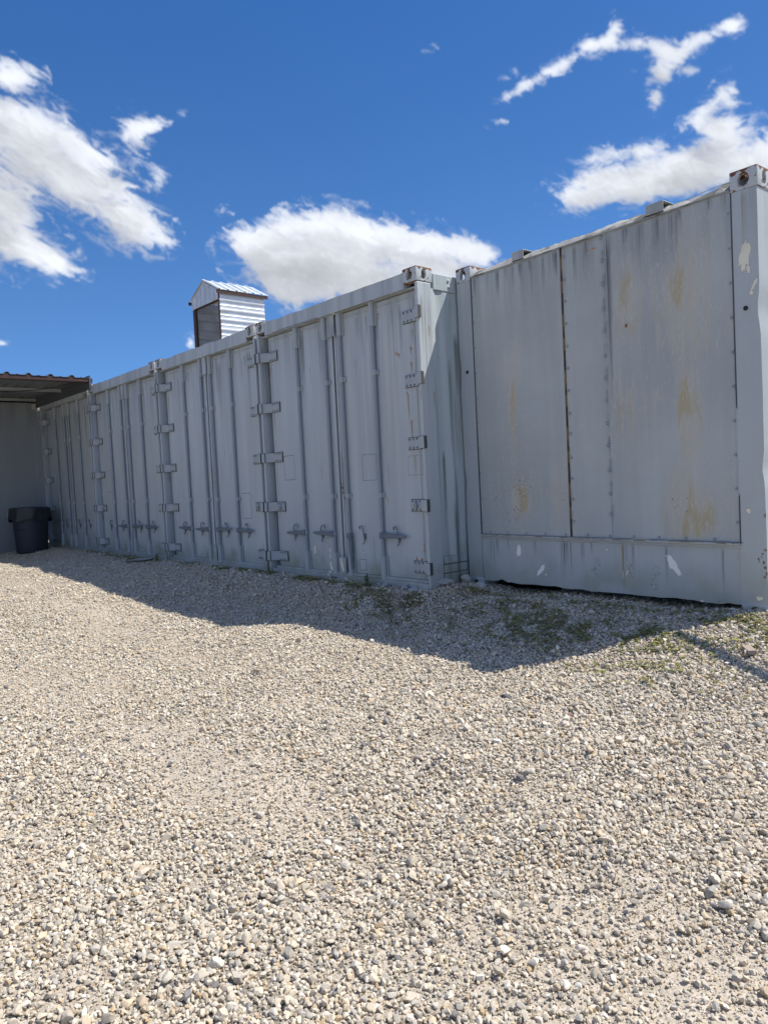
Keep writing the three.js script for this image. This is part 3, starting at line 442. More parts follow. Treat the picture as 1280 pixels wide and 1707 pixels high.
  const face = std(tex, { roughness: 0.6, ...dented(0.005) }), P = (name, g, m = face, p = c) => part(name, uvm(g, FW, 2.62, CW / 2, -lo), m, p);
  const bend = (g, seed, amp) => { const p = g.attributes.position; for (let i = 0; i < p.count; i++) if (p.getZ(i) > -0.06) p.setZ(i, p.getZ(i) + (fbm(p.getX(i) * 2 + 7, p.getY(i) * 1.3, seed, 3) - 0.5) * amp); g.computeVertexNormals(); return g; };
  for (const s of [-1, 1]) {
    part('corner_casting', CAST[s], M.casting, c, s * (CW / 2 - 0.081), H5 - 0.118, 0);
    part('corner_casting', CAST[s], M.hardware, c, s * (CW / 2 - 0.081), lo, 0);
    const side = new THREE.BoxGeometry(0.160, 2.386, 0.165, 3, 40, 3).translate(s * (CW / 2 - 0.081), 1.247, -0.086), p = side.attributes.position;
    for (let i = 0; i < p.count; i++) { const y = p.getY(i); if (p.getX(i) * s > CW / 2 - 0.02) p.setX(i, p.getX(i) - s * (0.014 * sst(0.14, 0.0, Math.abs(y - 1.75)) + 0.012 * sst(0.1, 0, Math.abs(y - 0.84)) + 0.008 * (fbm(y * 3, 1, 77, 3)))); if (p.getZ(i) > -0.02) p.setZ(i, p.getZ(i) + (fbm(p.getX(i) * 3, y * 1.2, 79, 2) - 0.5) * 0.008); }
    side.computeVertexNormals();
    const post = P('corner_post', toCreasedNormals(side, 0.5));
    const hx = s < 0 ? -CW / 2 + 0.088 : 2.352 - CW / 2, hy = s < 0 ? 1.72 : 1.768;
    part('bolt_hole', join(cyl(0.013, 0.006, 14).rotateX(Math.PI / 2).translate(hx, hy, 0.0025)), M.hole, post);
    // the long side behind the post
    const g = new THREE.PlaneGeometry(LONG - 0.16, 2.2, 420, 4).rotateY(s * Math.PI / 2).translate(0, 1.3, -0.16 - (LONG - 0.16) / 2), q = g.attributes.position;
    for (let i = 0; i < q.count; i++) { const w = Math.abs(((q.getZ(i) / 0.16) % 1 + 1) % 1 - 0.5) * 2; q.setX(i, s * (CW / 2 - 0.016 + 0.010 * sst(0.35, 0.6, w))); }
    g.computeVertexNormals(); part('side_wall', uvm(g, CW, CH), sideM, c);
    part('top_rail', uvm(rbox(0.05, 0.12, LONG - 0.2, s * (CW / 2 - 0.026), 2.445, -0.19 - (LONG - 0.2) / 2, 0.008, 2), CW, CH), sideM, c);
    part('bottom_rail', uvm(rbox(0.04, 0.28, LONG - 0.18, s * (CW / 2 - 0.022), 0.09, -0.17 - (LONG - 0.18) / 2, 0.006, 2), CW, CH), sideM, c);
  }
  const off = -CW / 2;
  const sheet = (x0, x1, z, seed) => bend(new THREE.BoxGeometry(x1 - x0, 2.045, 0.014, 24, 40, 1).translate(off + (x0 + x1) / 2, 1.4345, z - 0.007), seed, 0.010);
  P('front_panel', toCreasedNormals(sheet(0.170, 1.041, -0.006, 5), 0.5)); P('front_panel', toCreasedNormals(sheet(1.060, 1.397, -0.010, 6), 0.5)); P('front_panel', toCreasedNormals(sheet(1.401, 2.276, -0.006, 7), 0.5));
  part('seam_strip', uvm(rbox(0.026, 2.045, 0.010, off + 1.050, 1.4345, -0.018, 0.002, 1), 0.4, 0.4), M.seam, c);
  part('edge_seal', join(box(0.009, 2.06, 0.01, off + 0.1645, 1.43, -0.006), box(0.009, 2.06, 0.01, off + 2.2815, 1.43, -0.006)), M.gap, c);
  const rv = [], rr = rng(31);
  for (let y = 0.52; y < 2.42; y += 0.155) { rv.push(dome(0.0105, off + 1.076, y + (rr() - 0.5) * 0.02, -0.006), dome(0.0135, off + 1.392, y + 0.05 + (rr() - 0.5) * 0.02, -0.004)); }
  for (let y = 0.5; y < 2.42; y += 0.2) rv.push(dome(0.008, off + 0.182, y, -0.004), dome(0.009, off + 2.264, y + 0.03, -0.004));
  for (let x = 0.26; x < 2.26; x += 0.186) rv.push(dome(0.0095, off + x, 0.428, -0.004));
  part('rivets', uvm(join(rv), 0.5, 0.5), M.bar, c, 0, 0, 0, true);
  P('bottom_ledge', join(rbox(2.116, 0.014, 0.055, off + 1.223, 0.403, -0.001, 0.004, 2), rbox(2.116, 0.022, 0.02, off + 1.223, 0.386, -0.010, 0.004, 1)));
  // sill with a torn lower edge
  { const g = new THREE.BoxGeometry(2.112, 0.35, 0.05, 90, 5, 1).translate(off + 1.221, 0.20, -0.033), p = g.attributes.position;
    for (let i = 0; i < p.count; i++) { const t = sst(0.12, 0.03, p.getY(i)), x = p.getX(i) - off; p.setY(i, p.getY(i) + t * ((fbm(x * 9, 1, 3, 4) - 0.5) * 0.026 + 0.016 * sst(0.06, 0, Math.abs(x - 0.36)) + 0.010)); if (p.getZ(i) > -0.03) p.setZ(i, p.getZ(i) + (fbm(x * 4, p.getY(i) * 5, 15, 3) - 0.5) * 0.012 + t * (fbm(x * 6, 4, 19, 2) - 0.5) * 0.02); }
    g.computeVertexNormals(); P('front_sill', toCreasedNormals(g, 0.5)); }
  // sagging roof edge, tilted back so that the sun catches it
  { const n = 120, rows = [[0.004, 2.452], [0.004, 2.462], [-0.03, 2.488], [-0.075, 2.512], [-0.13, 2.524], [-0.3, 2.522], [-1.2, 2.505]], pos = [], idx = [];
    rows.forEach(([z, y], j) => { for (let i = 0; i <= n; i++) { const x = 0.165 + 2.11 * i / n, w = j > 1 ? (fbm(x * 5.5, j * 0.7, 811, 4) - 0.45) * 0.055 * Math.min(1, j / 3) + (fbm(x * 22, j * 1.7, 817, 2) - 0.5) * 0.014 : 0; pos.push(off + x, y + w, z + (j > 1 && j < 6 ? (fbm(x * 8, j, 821, 3) - 0.5) * 0.02 : 0)); } });
    for (let j = 0; j + 1 < rows.length; j++) for (let i = 0; i < n; i++) { const a = j * (n + 1) + i, b = a + 1, d = a + n + 1; idx.push(a, b, d, b, d + 1, d); }
    const g = new THREE.BufferGeometry(); g.setAttribute('position', new THREE.Float32BufferAttribute(pos, 3)); g.setIndex(idx); g.computeVertexNormals();
    const roofM = std(surface(512, 256, 2, 1, (x, y, c) => { const k = 0.75 + 0.5 * fbm(x * 6, y * 6, 831, 4), d = sst(0.5, 0.68, fbm(x * 9, y * 14, 837, 4)); c[0] = mix(0.34, 0.13, d) * k; c[1] = mix(0.33, 0.125, d) * k; c[2] = mix(0.29, 0.09, d) * k; }), { roughness: 0.7 });
    part('roof_edge', uvm(toCreasedNormals(g, 0.7), 2, 1, 1.3, 0, 2), roofM, c);
    part('roof', uvm(box(CW - 0.1, 0.03, LONG - 1.2, 0, 2.485, -1.18 - (LONG - 1.2) / 2), 2, 1), roofM, c); }
  for (const [x0, x1] of [[0.612, 0.722], [1.738, 1.858]]) {          // open channel stubs on the roof edge
    const w = x1 - x0, xm = off + (x0 + x1) / 2, d = 0.24;
    P('roof_stub', join(rbox(w, 0.006, d, xm, 2.534, -d / 2 + 0.004, 0.002, 1), rbox(w, 0.062, 0.006, xm, 2.503, 0.004, 0.002, 1), rbox(0.006, 0.062, d, off + x0 + 0.003, 2.503, -d / 2 + 0.004, 0.002, 1), rbox(w, 0.006, d, xm, 2.476, -d / 2 + 0.004, 0.002, 1)));
  }
  part('wire', tube([[off + 2.28, 2.535, -0.08], [off + 2.15, 2.522, -0.05], [off + 1.98, 2.522, -0.09], [off + 1.88, 2.517, -0.12]], 0.0022, 20, 6), M.hardware, c);
  part('end_wall', uvm(box(CW - 0.06, 2.5, 0.04, 0, 1.24, -LONG + 0.03), CW, CH), face, c);
  part('floor', uvm(box(CW - 0.1, 0.05, LONG - 0.2, 0, 0.09, -0.12 - (LONG - 0.2) / 2), CW, CH), M.gap, c);
  // pipe brace outside the frame: its shadow crosses the gravel on the right
  const pipe = new THREE.Mesh(uvm(tube([[2.57, 1.08, -0.46], [3.3, 1.62, -0.47], [4.4, 2.45, -0.48]], 0.03, 12, 12), 0.5, 0.5), M.hardware);
  pipe.name = numbered('pipe_brace'); pipe.castShadow = true; pipe.userData = { label: 'slanting grey pipe on the doorless container, its thin shadow crossing the gravel at right', category: 'pipe' }; scene.add(pipe);
}

// ------------------------------------------------------------------ container standing across the left end of the row
{
  const L = 12, X0 = -9.95, c = thing('shipping_container', 'smooth grey container side at the left edge behind the bin, under the canopy', 'shipping container', [X0 - CW / 2, 0, L / 2 - 0.06], 0, 'grey shipping containers side by side');
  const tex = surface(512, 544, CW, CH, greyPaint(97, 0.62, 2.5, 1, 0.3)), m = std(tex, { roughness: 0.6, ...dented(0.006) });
  const P = (n, g) => part(n, uvm(g, CW, CH, 0, 0.05), m, c);
  for (const s of [-1, 1]) {
    P('side_wall', box(0.03, 2.22, L - 0.3, s * (CW / 2 - 0.024), 1.36, 0)); P('top_rail', rbox(0.05, 0.12, L - 0.34, s * (CW / 2 - 0.03), 2.53, 0, 0.008, 2)); P('bottom_rail', rbox(0.05, 0.31, L - 0.34, s * (CW / 2 - 0.027), 0.095, 0, 0.008, 2));
    for (const e of [-1, 1]) {
      P('corner_post', rbox(0.15, 2.36, 0.16, s * (CW / 2 - 0.077), 1.295, e * (L / 2 - 0.082), 0.01, 2));
      for (const y of [CH - 0.118, -0.06]) { const k = part('corner_casting', CAST[s * e], M.casting, c, s * (CW / 2 - 0.081), y, e * L / 2); if (e < 0) { k.rotation.y = Math.PI; } }
    }
  }
  for (const e of [-1, 1]) P('end_wall', box(CW - 0.3, 2.5, 0.04, 0, 1.29, e * (L / 2 - 0.05)));
  P('roof', box(CW - 0.1, 0.03, L - 0.2, 0, 2.55, 0));
}

// ------------------------------------------------------------------ corrugated sheets
function ribbed(len, wid, pitch, hgt, t = 0.003) {                    // lies in x (len) by z (wid) with ribs along x, thickness down
  const n = Math.round(wid / pitch), prof = [];
  for (let k = 0; k < n; k++) { const z = -wid / 2 + k * pitch; prof.push([z, 0], [z + pitch * 0.08, hgt], [z + pitch * 0.2, hgt], [z + pitch * 0.28, 0], [z + pitch * 0.5, 0], [z + pitch * 0.54, hgt * 0.22], [z + pitch * 0.62, hgt * 0.22], [z + pitch * 0.66, 0]); }
  prof.push([wid / 2, 0]);
  const s = new THREE.Shape(); prof.forEach(([z, y], i) => s[i ? 'lineTo' : 'moveTo'](z, y)); [...prof].reverse().forEach(([z, y]) => s.lineTo(z, y - t)); s.closePath();
  return toCreasedNormals(new THREE.ExtrudeGeometry(s, { depth: len, bevelEnabled: false }).rotateY(Math.PI / 2).translate(-len / 2, 0, 0), 0.3);   // shape x -> -z, depth -> x
}
{ // canopy
  const c = thing('canopy_roof', 'flat corrugated metal canopy with rusty brown edge over the bin corner', 'canopy', [-8.6, 2.6, 3.175]);
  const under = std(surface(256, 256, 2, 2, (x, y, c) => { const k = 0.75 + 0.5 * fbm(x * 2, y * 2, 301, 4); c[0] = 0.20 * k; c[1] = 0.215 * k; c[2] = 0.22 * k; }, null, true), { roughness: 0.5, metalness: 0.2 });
  const zs = [-2.7, -1.8, -0.9, 0, 0.9, 1.8, 2.7];
  for (let k = 0; k < zs.length; k++) part('roof_sheet', uvm(ribbed(5.0, 0.915, 0.305, 0.032), 2, 2), under, c, -1.15, 0.075 + (k % 2) * 0.0035, zs[k]);
  part('fascia', uvm(join(rbox(0.012, 0.058, 6.4, 1.335, 0.043, 0, 0.003, 1), rbox(0.05, 0.008, 6.4, 1.31, 0.006, 0, 0.003, 1)), 2, 0.5), M.brown, c);
  for (const x of [-1.42, 0.0]) part('purlin', uvm(rbox(0.05, 0.05, 6.3, x, 0.045, 0, 0.004, 1), 0.5, 0.5), M.hardware, c);
  part('sun_stop_strip', uvm(rbox(5.0, 0.205, 0.022, -1.15, 0.010, -3.155, 0.002, 1), 2, 2), M.gap, c);  // added dark strip, keeps sun and sky out of the gap behind the sheets
  part('end_rail', uvm(rbox(2.6, 0.05, 0.05, 0, 0.045, 3.15, 0.004, 1), 2, 0.5), M.brown, c);
  part('support_post', uvm(rbox(0.07, 2.9, 0.07, 1.28, -1.45, 3.05, 0.006, 1), 2, 0.5), M.brown, c);
  part('cable', tube([[1.20, 0.03, -3.0], [0.5, -0.01, -2.7], [-0.5, 0.035, -2.0], [-1.1, 0.03, -1.4]], 0.006, 24, 6), M.hole, c);
}
{ // metal tower behind the row
  const z0 = -7.4, xr = -16.52, xl = -18.27, zb = -9.02, eave = 7.02, w = xr - xl, d = z0 - zb, xm = (xr + xl) / 2, zm = (z0 + zb) / 2;
  const c = thing('metal_tower', 'narrow sheet metal stair tower with gabled roof rising behind the container row', 'tower', [xm, 0, zm]);
  const fr = [];
  for (const [sx, sz] of [[-1, 1], [1, 1], [-1, -1], [1, -1]]) { const p = part('frame_post', uvm(rbox(sx < 0 && sz > 0 ? 0.16 : 0.06, eave - 0.1, 0.08, 0, (eave - 0.1) / 2, 0, 0.004, 1), 2, 0.5), M.brown, c, sx * (w / 2 - (sx < 0 && sz > 0 ? 0.08 : 0.028)), -0.2, sz * (d / 2 - 0.04)); fr.push(p); }
  const wallSheet = (len, x, y0, z, ry, m) => { // upright sheets with level ribs, 0.9 m high each
    for (let y = y0; y > 0.4; y -= 0.915) { const g = ribbed(len, 0.915, 0.305, 0.030).rotateX(Math.PI / 2).rotateY(ry); part('wall_sheet', uvm(g, 2, 2, x, y, z), m, c, x, y - 0.457, z); }
  };
  const pitchTop = eave - 0.05;
  wallSheet(d / 2 - 0.004, w / 2 + 0.008, pitchTop, d / 4, Math.PI / 2, M.whiteSheet); wallSheet(d / 2 - 0.004, w / 2 + 0.003, pitchTop, -d / 4, Math.PI / 2, M.whiteSheet);
  wallSheet(d - 0.1, -w / 2 - 0.003, pitchTop - 0.02, 0, -Math.PI / 2, M.galv); wallSheet(w - 0.12, 0, pitchTop - 0.04, -d / 2 - 0.002, Math.PI, M.galv);
  // gable panel with upright ribs
  const ridge = 0.44, over = 0.10;
  { const n = 6, pw = w / n; for (let k = 0; k < n; k++) { const x0 = -w / 2 + k * pw, x1 = x0 + pw - 0.004, top = (x) => eave - 0.02 + ridge * (1 - Math.abs(x) / (w / 2)), s = new THREE.Shape(); s.moveTo(x0, eave - 0.30); s.lineTo(x1, eave - 0.30); s.lineTo(x1, top(x1)); if (x0 < 0 && x1 > 0) s.lineTo(0, top(0)); s.lineTo(x0, top(x0)); s.closePath();
      part('gable_sheet', uvm(join(new THREE.ExtrudeGeometry(s, { depth: 0.006, bevelEnabled: false }), rbox(0.035, Math.min(top(x0 + 0.02), top(x0 + 0.05)) - eave + 0.27, 0.022, x0 + 0.03, (Math.min(top(x0 + 0.02), top(x0 + 0.05)) + eave - 0.30) / 2, 0.010, 0.004, 1)), 2, 2), M.galv, c, 0, 0, d / 2 + 0.012); } }
  { const rl = Math.hypot(w / 2 + over, ridge * (w / 2 + over) / (w / 2)), a = Math.atan2(ridge, w / 2);
    for (const s of [-1, 1]) { const n = 2; for (let k = 0; k < n; k++) { const g = ribbed(rl, 0.915, 0.305, 0.032).rotateZ(-s * a); part('roof_sheet', uvm(g, 2, 2, s, 0, k), M.whiteSheet, c, s * (w / 2 + over) / 2, eave + ridge - ridge * (w / 2 + over) / (w / 2) / 2 + 0.03 + k * 0.004, d / 2 + 0.06 - 0.457 - k * 0.9); }
      part('fascia', uvm(rbox(0.03, 0.10, d + 0.2, 0, 0, 0, 0.003, 1), 2, 0.5), M.brown, c, s * (w / 2 + over - 0.03), eave - ridge * over / (w / 2) - 0.035, 0); } }
  part('lintel', uvm(rbox(w - 0.08, 0.14, 0.05, 0, eave - 0.26, d / 2 - 0.06, 0.004, 1), 2, 0.5), M.brown, c);
  part('trim', uvm(rbox(0.035, eave, 0.045, w / 2 + 0.012, eave / 2 - 0.05, d / 2 + 0.004, 0.004, 1), 2, 0.5), M.brown, c);
  part('floor', uvm(box(w - 0.1, 0.05, d - 0.1, 0, 4.2, 0), 2, 0.5), M.brown, c);
}

// ------------------------------------------------------------------ refuse bin
{
  const bx = -9.40, bz = 0.42, by = groundY(bx, bz) - 0.004, c = thing('trash_bin', 'large dark blue grey round bin with folded liner and white sticker in the left corner', 'bin', [bx, by, bz], R(38)); c.scale.setScalar(0.95);
  const m = new THREE.MeshStandardMaterial({ color: new THREE.Color(0.030, 0.036, 0.050), roughness: 0.55 });
  const lathe = (pts) => new THREE.LatheGeometry(pts.map(([r, y]) => new THREE.Vector2(r, y)), 40);
  part('body', lathe([[0, 0.012], [0.235, 0.012], [0.25, 0], [0.262, 0.03], [0.266, 0.10], [0.30, 0.62], [0.318, 0.635], [0.32, 0.76], [0.335, 0.775], [0.335, 0.795], [0.318, 0.797], [0.305, 0.78], [0.285, 0.5], [0.25, 0.04], [0, 0.03]]), m, c);
  { const g = lathe([[0.322, 0.800], [0.340, 0.806], [0.348, 0.79], [0.348, 0.70], [0.350, 0.60], [0.346, 0.598], [0.345, 0.70], [0.338, 0.785]]), p = g.attributes.position;
    for (let i = 0; i < p.count; i++) { const x = p.getX(i), y = p.getY(i), z = p.getZ(i), a = Math.atan2(z, x), low = sst(0.78, 0.6, y), k = 1 + low * (0.05 * Math.sin(a * 9) + 0.03 * Math.sin(a * 17 + 1) + 0.05 * sst(0.4, 1, Math.cos(a - Math.PI)) + 0.02 * sst(0.5, 1, Math.cos(a))); p.setXYZ(i, x * k, y - low * 0.04 * (1 + Math.sin(a * 5)) * 0.6 + 0.022 * Math.sin(a + 0.3), z * k); }
    g.computeVertexNormals(); part('liner', g, new THREE.MeshStandardMaterial({ color: new THREE.Color(0.022, 0.024, 0.030), roughness: 0.42, side: THREE.DoubleSide }), c); }
  for (const s of [-1, 1]) part('handle', tube([[s * 0.30, 0.66, 0.07], [s * 0.36, 0.65, 0.06], [s * 0.372, 0.64, 0], [s * 0.36, 0.65, -0.06], [s * 0.30, 0.66, -0.07]], 0.014, 20, 8), m, c);
  { const g = new THREE.CylinderGeometry(0.368, 0.374, 0.075, 6, 1, true, -0.92, 0.24).translate(0, 0.70, 0); part('sticker', g, new THREE.MeshStandardMaterial({ color: new THREE.Color(0.5, 0.52, 0.54), roughness: 0.6, side: THREE.DoubleSide }), c); }
  const cv = document.createElement('canvas'); cv.width = 256; cv.height = 64; const x = cv.getContext('2d'); x.fillStyle = 'rgb(50,56,66)'; x.fillRect(0, 0, 256, 64); x.fillStyle = 'rgb(8,8,10)'; x.font = 'bold 52px sans-serif'; x.fillText('JHYDRO  /', 4, 50);
  const t = new THREE.CanvasTexture(cv); t.colorSpace = THREE.SRGBColorSpace;
  part('lettering', new THREE.CylinderGeometry(0.2915, 0.2865, 0.075, 14, 1, true, -0.42, 0.95).translate(0, 0.43, 0), new THREE.MeshStandardMaterial({ map: t, roughness: 0.55 }), c);
}

// ------------------------------------------------------------------ stones
function stoneGeometry(seed, detail, rough) {
  let g = mergeVertices(new THREE.IcosahedronGeometry(1, detail).deleteAttribute('uv').deleteAttribute('normal')); const p = g.attributes.position, r = rng(seed), cuts = [];
  for (let k = 0; k < 11; k++) { const v = new THREE.Vector3(r() - 0.5, r() - 0.5, r() - 0.5).normalize(); cuts.push([v, 0.44 + r() * 0.30]); }
  for (let i = 0; i < p.count; i++) { const v = new THREE.Vector3().fromBufferAttribute(p, i); for (const [n, d] of cuts) { const e = v.dot(n) - d; if (e > 0) v.addScaledVector(n, -e * 0.92); } v.multiplyScalar(1 + (h2(i, seed, 3) - 0.5) * rough); p.setXYZ(i, v.x, v.y, v.z); }
  g = toCreasedNormals(g, 0.35); return uvm(g, 1, 1);
}
const stoneTex = (() => {
  const N = 128, d = new Uint8Array(N * N * 4);
  for (let j = 0; j < N; j++) for (let i = 0; i < N; i++) { const k = 0.80 + 0.32 * (fbm(i / N * 6, j / N * 6, 501, 4) - 0.5) + 0.16 * (vn(i * 0.6, j * 0.6, 507) - 0.5); const v = clamp(toS(k), 0, 255); d.set([v, v, v, 255], (j * N + i) * 4); }
  const t = new THREE.DataTexture(d, N, N); t.colorSpace = THREE.SRGBColorSpace; t.wrapS = t.wrapT = THREE.MirroredRepeatWrapping; t.magFilter = t.minFilter = THREE.LinearFilter; t.needsUpdate = true; return t;
})();
const stoneM = new THREE.MeshStandardMaterial({ map: stoneTex, color: new THREE.Color(1.24, 1.215, 1.17), roughness: 0.92 });
const KINDS = [[0.54, 0.475, 0.375, 0.38], [0.50, 0.455, 0.38, 0.25], [0.64, 0.59, 0.50, 0.15], [0.54, 0.44, 0.31, 0.10], [0.38, 0.36, 0.32, 0.07], [0.47, 0.36, 0.22, 0.025], [0.22, 0.21, 0.20, 0.025], [0.43, 0.31, 0.26, 0.01]];
function stoneColor(r, out) { let q = r(); for (const [a, b, c, w] of KINDS) { q -= w; if (q <= 0) { const k = 0.82 + r() * 0.36; return out.setRGB(a * k, b * k, c * k); } } return out.setRGB(0.48, 0.44, 0.37); }
const fwd = Math.atan2(-Math.cos(R(49.4987)), -Math.sin(R(49.4987)));
function inView(x, z) {                                                // the part of the yard the photograph looks at, with a wide margin
  const dx = x - camera.position.x, dz = z - camera.position.z, d = Math.hypot(dx, dz); if (d < 0.7) return 0;
  let a = Math.atan2(dz, dx) - fwd; a = Math.atan2(Math.sin(a), Math.cos(a));
  return Math.abs(a) < R(31.5) + 0.4 / d ? d : 0;
}
const gravel = thing('gravel', 'pale crushed limestone gravel covering the whole yard', 'gravel'); gravel.userData.kind = 'stuff';
{
  const r = rng(2024), V = 7, geos = Array.from({ length: V }, (_, k) => stoneGeometry(40 + k, 1, 0.10)), big = Array.from({ length: V }, (_, k) => stoneGeometry(80 + k, 2, 0.07));
  const lists = Array.from({ length: V * 2 }, () => []);
  const put = (x, z, s, sink) => lists[Math.floor(r() * V) + (s > 0.0082 ? V : 0)].push([x, groundY(x, z) + s * sink, z, s]);
  const cell = 0.2;
  for (let X = -10; X < 5.4; X += cell) for (let Z = -0.8; Z < 5.6; Z += cell) {
    const d = inView(X + cell / 2, Z + cell / 2); if (!d) continue;
    if (X > -9.9 && X < -0.1 && Z < -0.35) continue;
    const near = 1 - sst(1.6, 4.5, d), dens = mix(mix(15500, 12500, sst(2, 4, d)), 6600, sst(5, 7.5, d)), farK = 1 + 0.2 * sst(5, 7.5, d);
    const n = dens * cell * cell;
    for (let k = 0; k < n; k++) {
      const x = X + r() * cell, z = Z + r() * cell, sd = sand(x, z), u = r();
      let s = 0.0025 + 0.0044 * r(); if (u < 0.26) s = 0.0060 + 0.0042 * r(); if (u < 0.009) s = 0.0110 + 0.0065 * r(); s *= farK;
      s *= 1.08 + 0.16 * sst(0.5, 2.5, x) * sst(2.6, 1.2, z);
      if (r() < sd * 0.86) { if (r() < 0.5) continue; s *= 0.55; }
      put(x, z, s, 0.1 + r() * 1.15);
    }
    if (d < 3.4) for (let k = 0; k < 14000 * near * cell * cell; k++) put(X + r() * cell, Z + r() * cell, 0.0011 + 0.0015 * r(), 0.4);
  }
  const m4 = new THREE.Matrix4(), q = new THREE.Quaternion(), e = new THREE.Euler(), col = new THREE.Color(); let total = 0;
  lists.forEach((l, k) => {
    if (!l.length) return; total += l.length;
    const im = new THREE.InstancedMesh(k < V ? geos[k] : big[k - V], stoneM, l.length); im.name = 'stones'; im.userData.kind = 'stuff'; im.castShadow = im.receiveShadow = true;
    l.forEach(([x, y, z, s], i) => { e.set((r() - 0.5) * 1.3, r() * 6.28, (r() - 0.5) * 1.3); q.setFromEuler(e); m4.compose(new THREE.Vector3(x, y, z), q, new THREE.Vector3(s * (0.85 + r() * 0.55), s * (0.6 + r() * 0.45), s * (0.8 + r() * 0.4))); im.setMatrixAt(i, m4); im.setColorAt(i, stoneColor(r, col)); });
    gravel.add(im);
  });
  console.log('stones', total);
}
// single stones that stand out
function rock(name, label, cat, x, z, s, sink, rgb, seed, group, turn = 0.4) {
  const g = stoneGeometry(seed, 3, 0.05), p = g.attributes.position; for (let i = 0; i < p.count; i++) { const X = p.getX(i), Y = p.getY(i), Z = p.getZ(i), k = 1 + 0.16 * (fbm(X * 2.5 + 9, (Y + Z) * 2.5 + 9, seed, 4) - 0.5); p.setXYZ(i, X * k, Y * k, Z * k); } g.computeVertexNormals();
  const m = new THREE.Mesh(toCreasedNormals(g, 0.6).scale(...s), new THREE.MeshStandardMaterial({ map: stoneTex, color: new THREE.Color(...rgb), roughness: 0.92 }));
  m.name = numbered(name); m.position.set(x, groundY(x, z) + s[1] * sink, z); m.rotation.set(0.1, turn, 0.06); m.castShadow = m.receiveShadow = true; m.userData = { label, category: cat }; if (group) m.userData.group = group; scene.add(m); return m;
}
const lime = [0.52, 0.49, 0.44], blue = [0.40, 0.43, 0.46], G = 'rocks at the foot of the containers';
rock('rock', 'largest grey limestone rock in the corner between the sunlit container side and the plain end', 'rock', 0.0, -0.17, [0.11, 0.06, 0.09], 0.35, lime, 901, G);
rock('rock', 'upright pale rock tight in the gap between two containers', 'rock', 0.06, -0.36, [0.055, 0.06, 0.05], 0.7, lime, 902, G, 1.1);
rock('rock', 'flat pale rock against the left post of the plain container end', 'rock', 0.20, -0.38, [0.07, 0.035, 0.045], 0.5, [0.56, 0.55, 0.52], 903, G, 0.1);
rock('rock', 'bluish rock under the sill, left one of the four by the hanging handle', 'rock', -0.63, 0.02, [0.05, 0.03, 0.032], 0.4, blue, 904, G);
rock('rock', 'bluish rock under the sill, second of the four by the hanging handle', 'rock', -0.52, 0.03, [0.05, 0.034, 0.035], 0.4, blue, 905, G, 1.4);
rock('rock', 'bluish rock wedged into the torn sill corner', 'rock', -0.30, 0.02, [0.04, 0.035, 0.03], 0.7, blue, 906, G, 2);
rock('rock', 'bluish rock at the bottom corner of the nearest door end', 'rock', -0.18, 0.03, [0.05, 0.032, 0.035], 0.4, blue, 907, G, 0.3);
rock('stone_slab', 'flat pale stone slab lying among weeds under the third container from the right', 'stone slab', -5.35, 0.22, [0.34, 0.035, 0.13], 0.6, [0.46, 0.45, 0.42], 908, null, 0.5);
rock('red_stone', 'reddish brown triangular stone in the sunny gravel below the shadow tip', 'stone', 2.27, 1.33, [0.033, 0.014, 0.024], 0.7, [0.33, 0.20, 0.165], 909);
rock('red_stone', 'reddish stone in the gravel left of the shadow tip', 'stone', 1.37, 1.47, [0.028, 0.014, 0.02], 0.7, [0.30, 0.19, 0.15], 910);
rock('dark_stone', 'dark grey stone in the gravel close below the shadow tip', 'stone', 1.86, 1.30, [0.028, 0.018, 0.024], 0.7, [0.13, 0.13, 0.13], 911);
rock('white_stone', 'bright white round stone in the gravel in the middle of the yard', 'stone', 2.26, 1.82, [0.028, 0.018, 0.024], 0.7, [0.72, 0.70, 0.66], 912);
{ const b = new THREE.Mesh(rbox(0.13, 0.022, 0.045, 0, 0, 0, 0.004, 2), new THREE.MeshStandardMaterial({ color: new THREE.Color(0.34, 0.27, 0.22), roughness: 0.9 })); b.name = numbered('wood_block'); b.position.set(2.60, groundY(2.60, 0.20) + 0.022, 0.20); b.rotation.set(0.06, -0.9, 0.05); b.castShadow = b.receiveShadow = true; b.userData = { label: 'small brown wood scrap lying on weedy gravel at the right edge', category: 'wood scrap' }; scene.add(b); }

// ------------------------------------------------------------------ weeds
const leafM = [[0.240, 0.250, 0.055], [0.290, 0.285, 0.065], [0.150, 0.175, 0.042]].map((c) => new THREE.MeshPhysicalMaterial({ color: new THREE.Color(...c), roughness: 0.85, transmission: 0.25, thickness: 0, side: THREE.DoubleSide }));
function rosette(seed, n, up) {                                        // a handful of small cupped leaves
  const r = rng(seed), gs = [];
  for (let k = 0; k < n; k++) {
    const a = r() * 6.28, l = 0.5 + r() * 0.6, w = 0.22 + r() * 0.16, t = up + r() * 0.6, pos = [], idx = [], N = 4;
    for (let i = 0; i <= N; i++) { const s = i / N, y = Math.sin(t) * l * s - 0.25 * l * s * s, x = Math.cos(t) * l * s + 0.05, q = w * Math.sin(Math.PI * Math.min(0.96, 0.12 + s * 0.9)); pos.push(x, y + 0.05, -q, x, y, 0, x, y + 0.05, q); if (i) { const b = (i - 1) * 3; idx.push(b, b + 1, b + 3, b + 1, b + 4, b + 3, b + 1, b + 2, b + 4, b + 2, b + 5, b + 4); } }
    const g = new THREE.BufferGeometry(); g.setAttribute('position', new THREE.Float32BufferAttribute(pos, 3)); g.setIndex(idx); g.computeVertexNormals(); gs.push(g.rotateY(a).translate((r() - 0.5) * 0.5, 0, (r() - 0.5) * 0.5));
  }
  return mergeGeometries(gs.map((g) => g.toNonIndexed()));
}
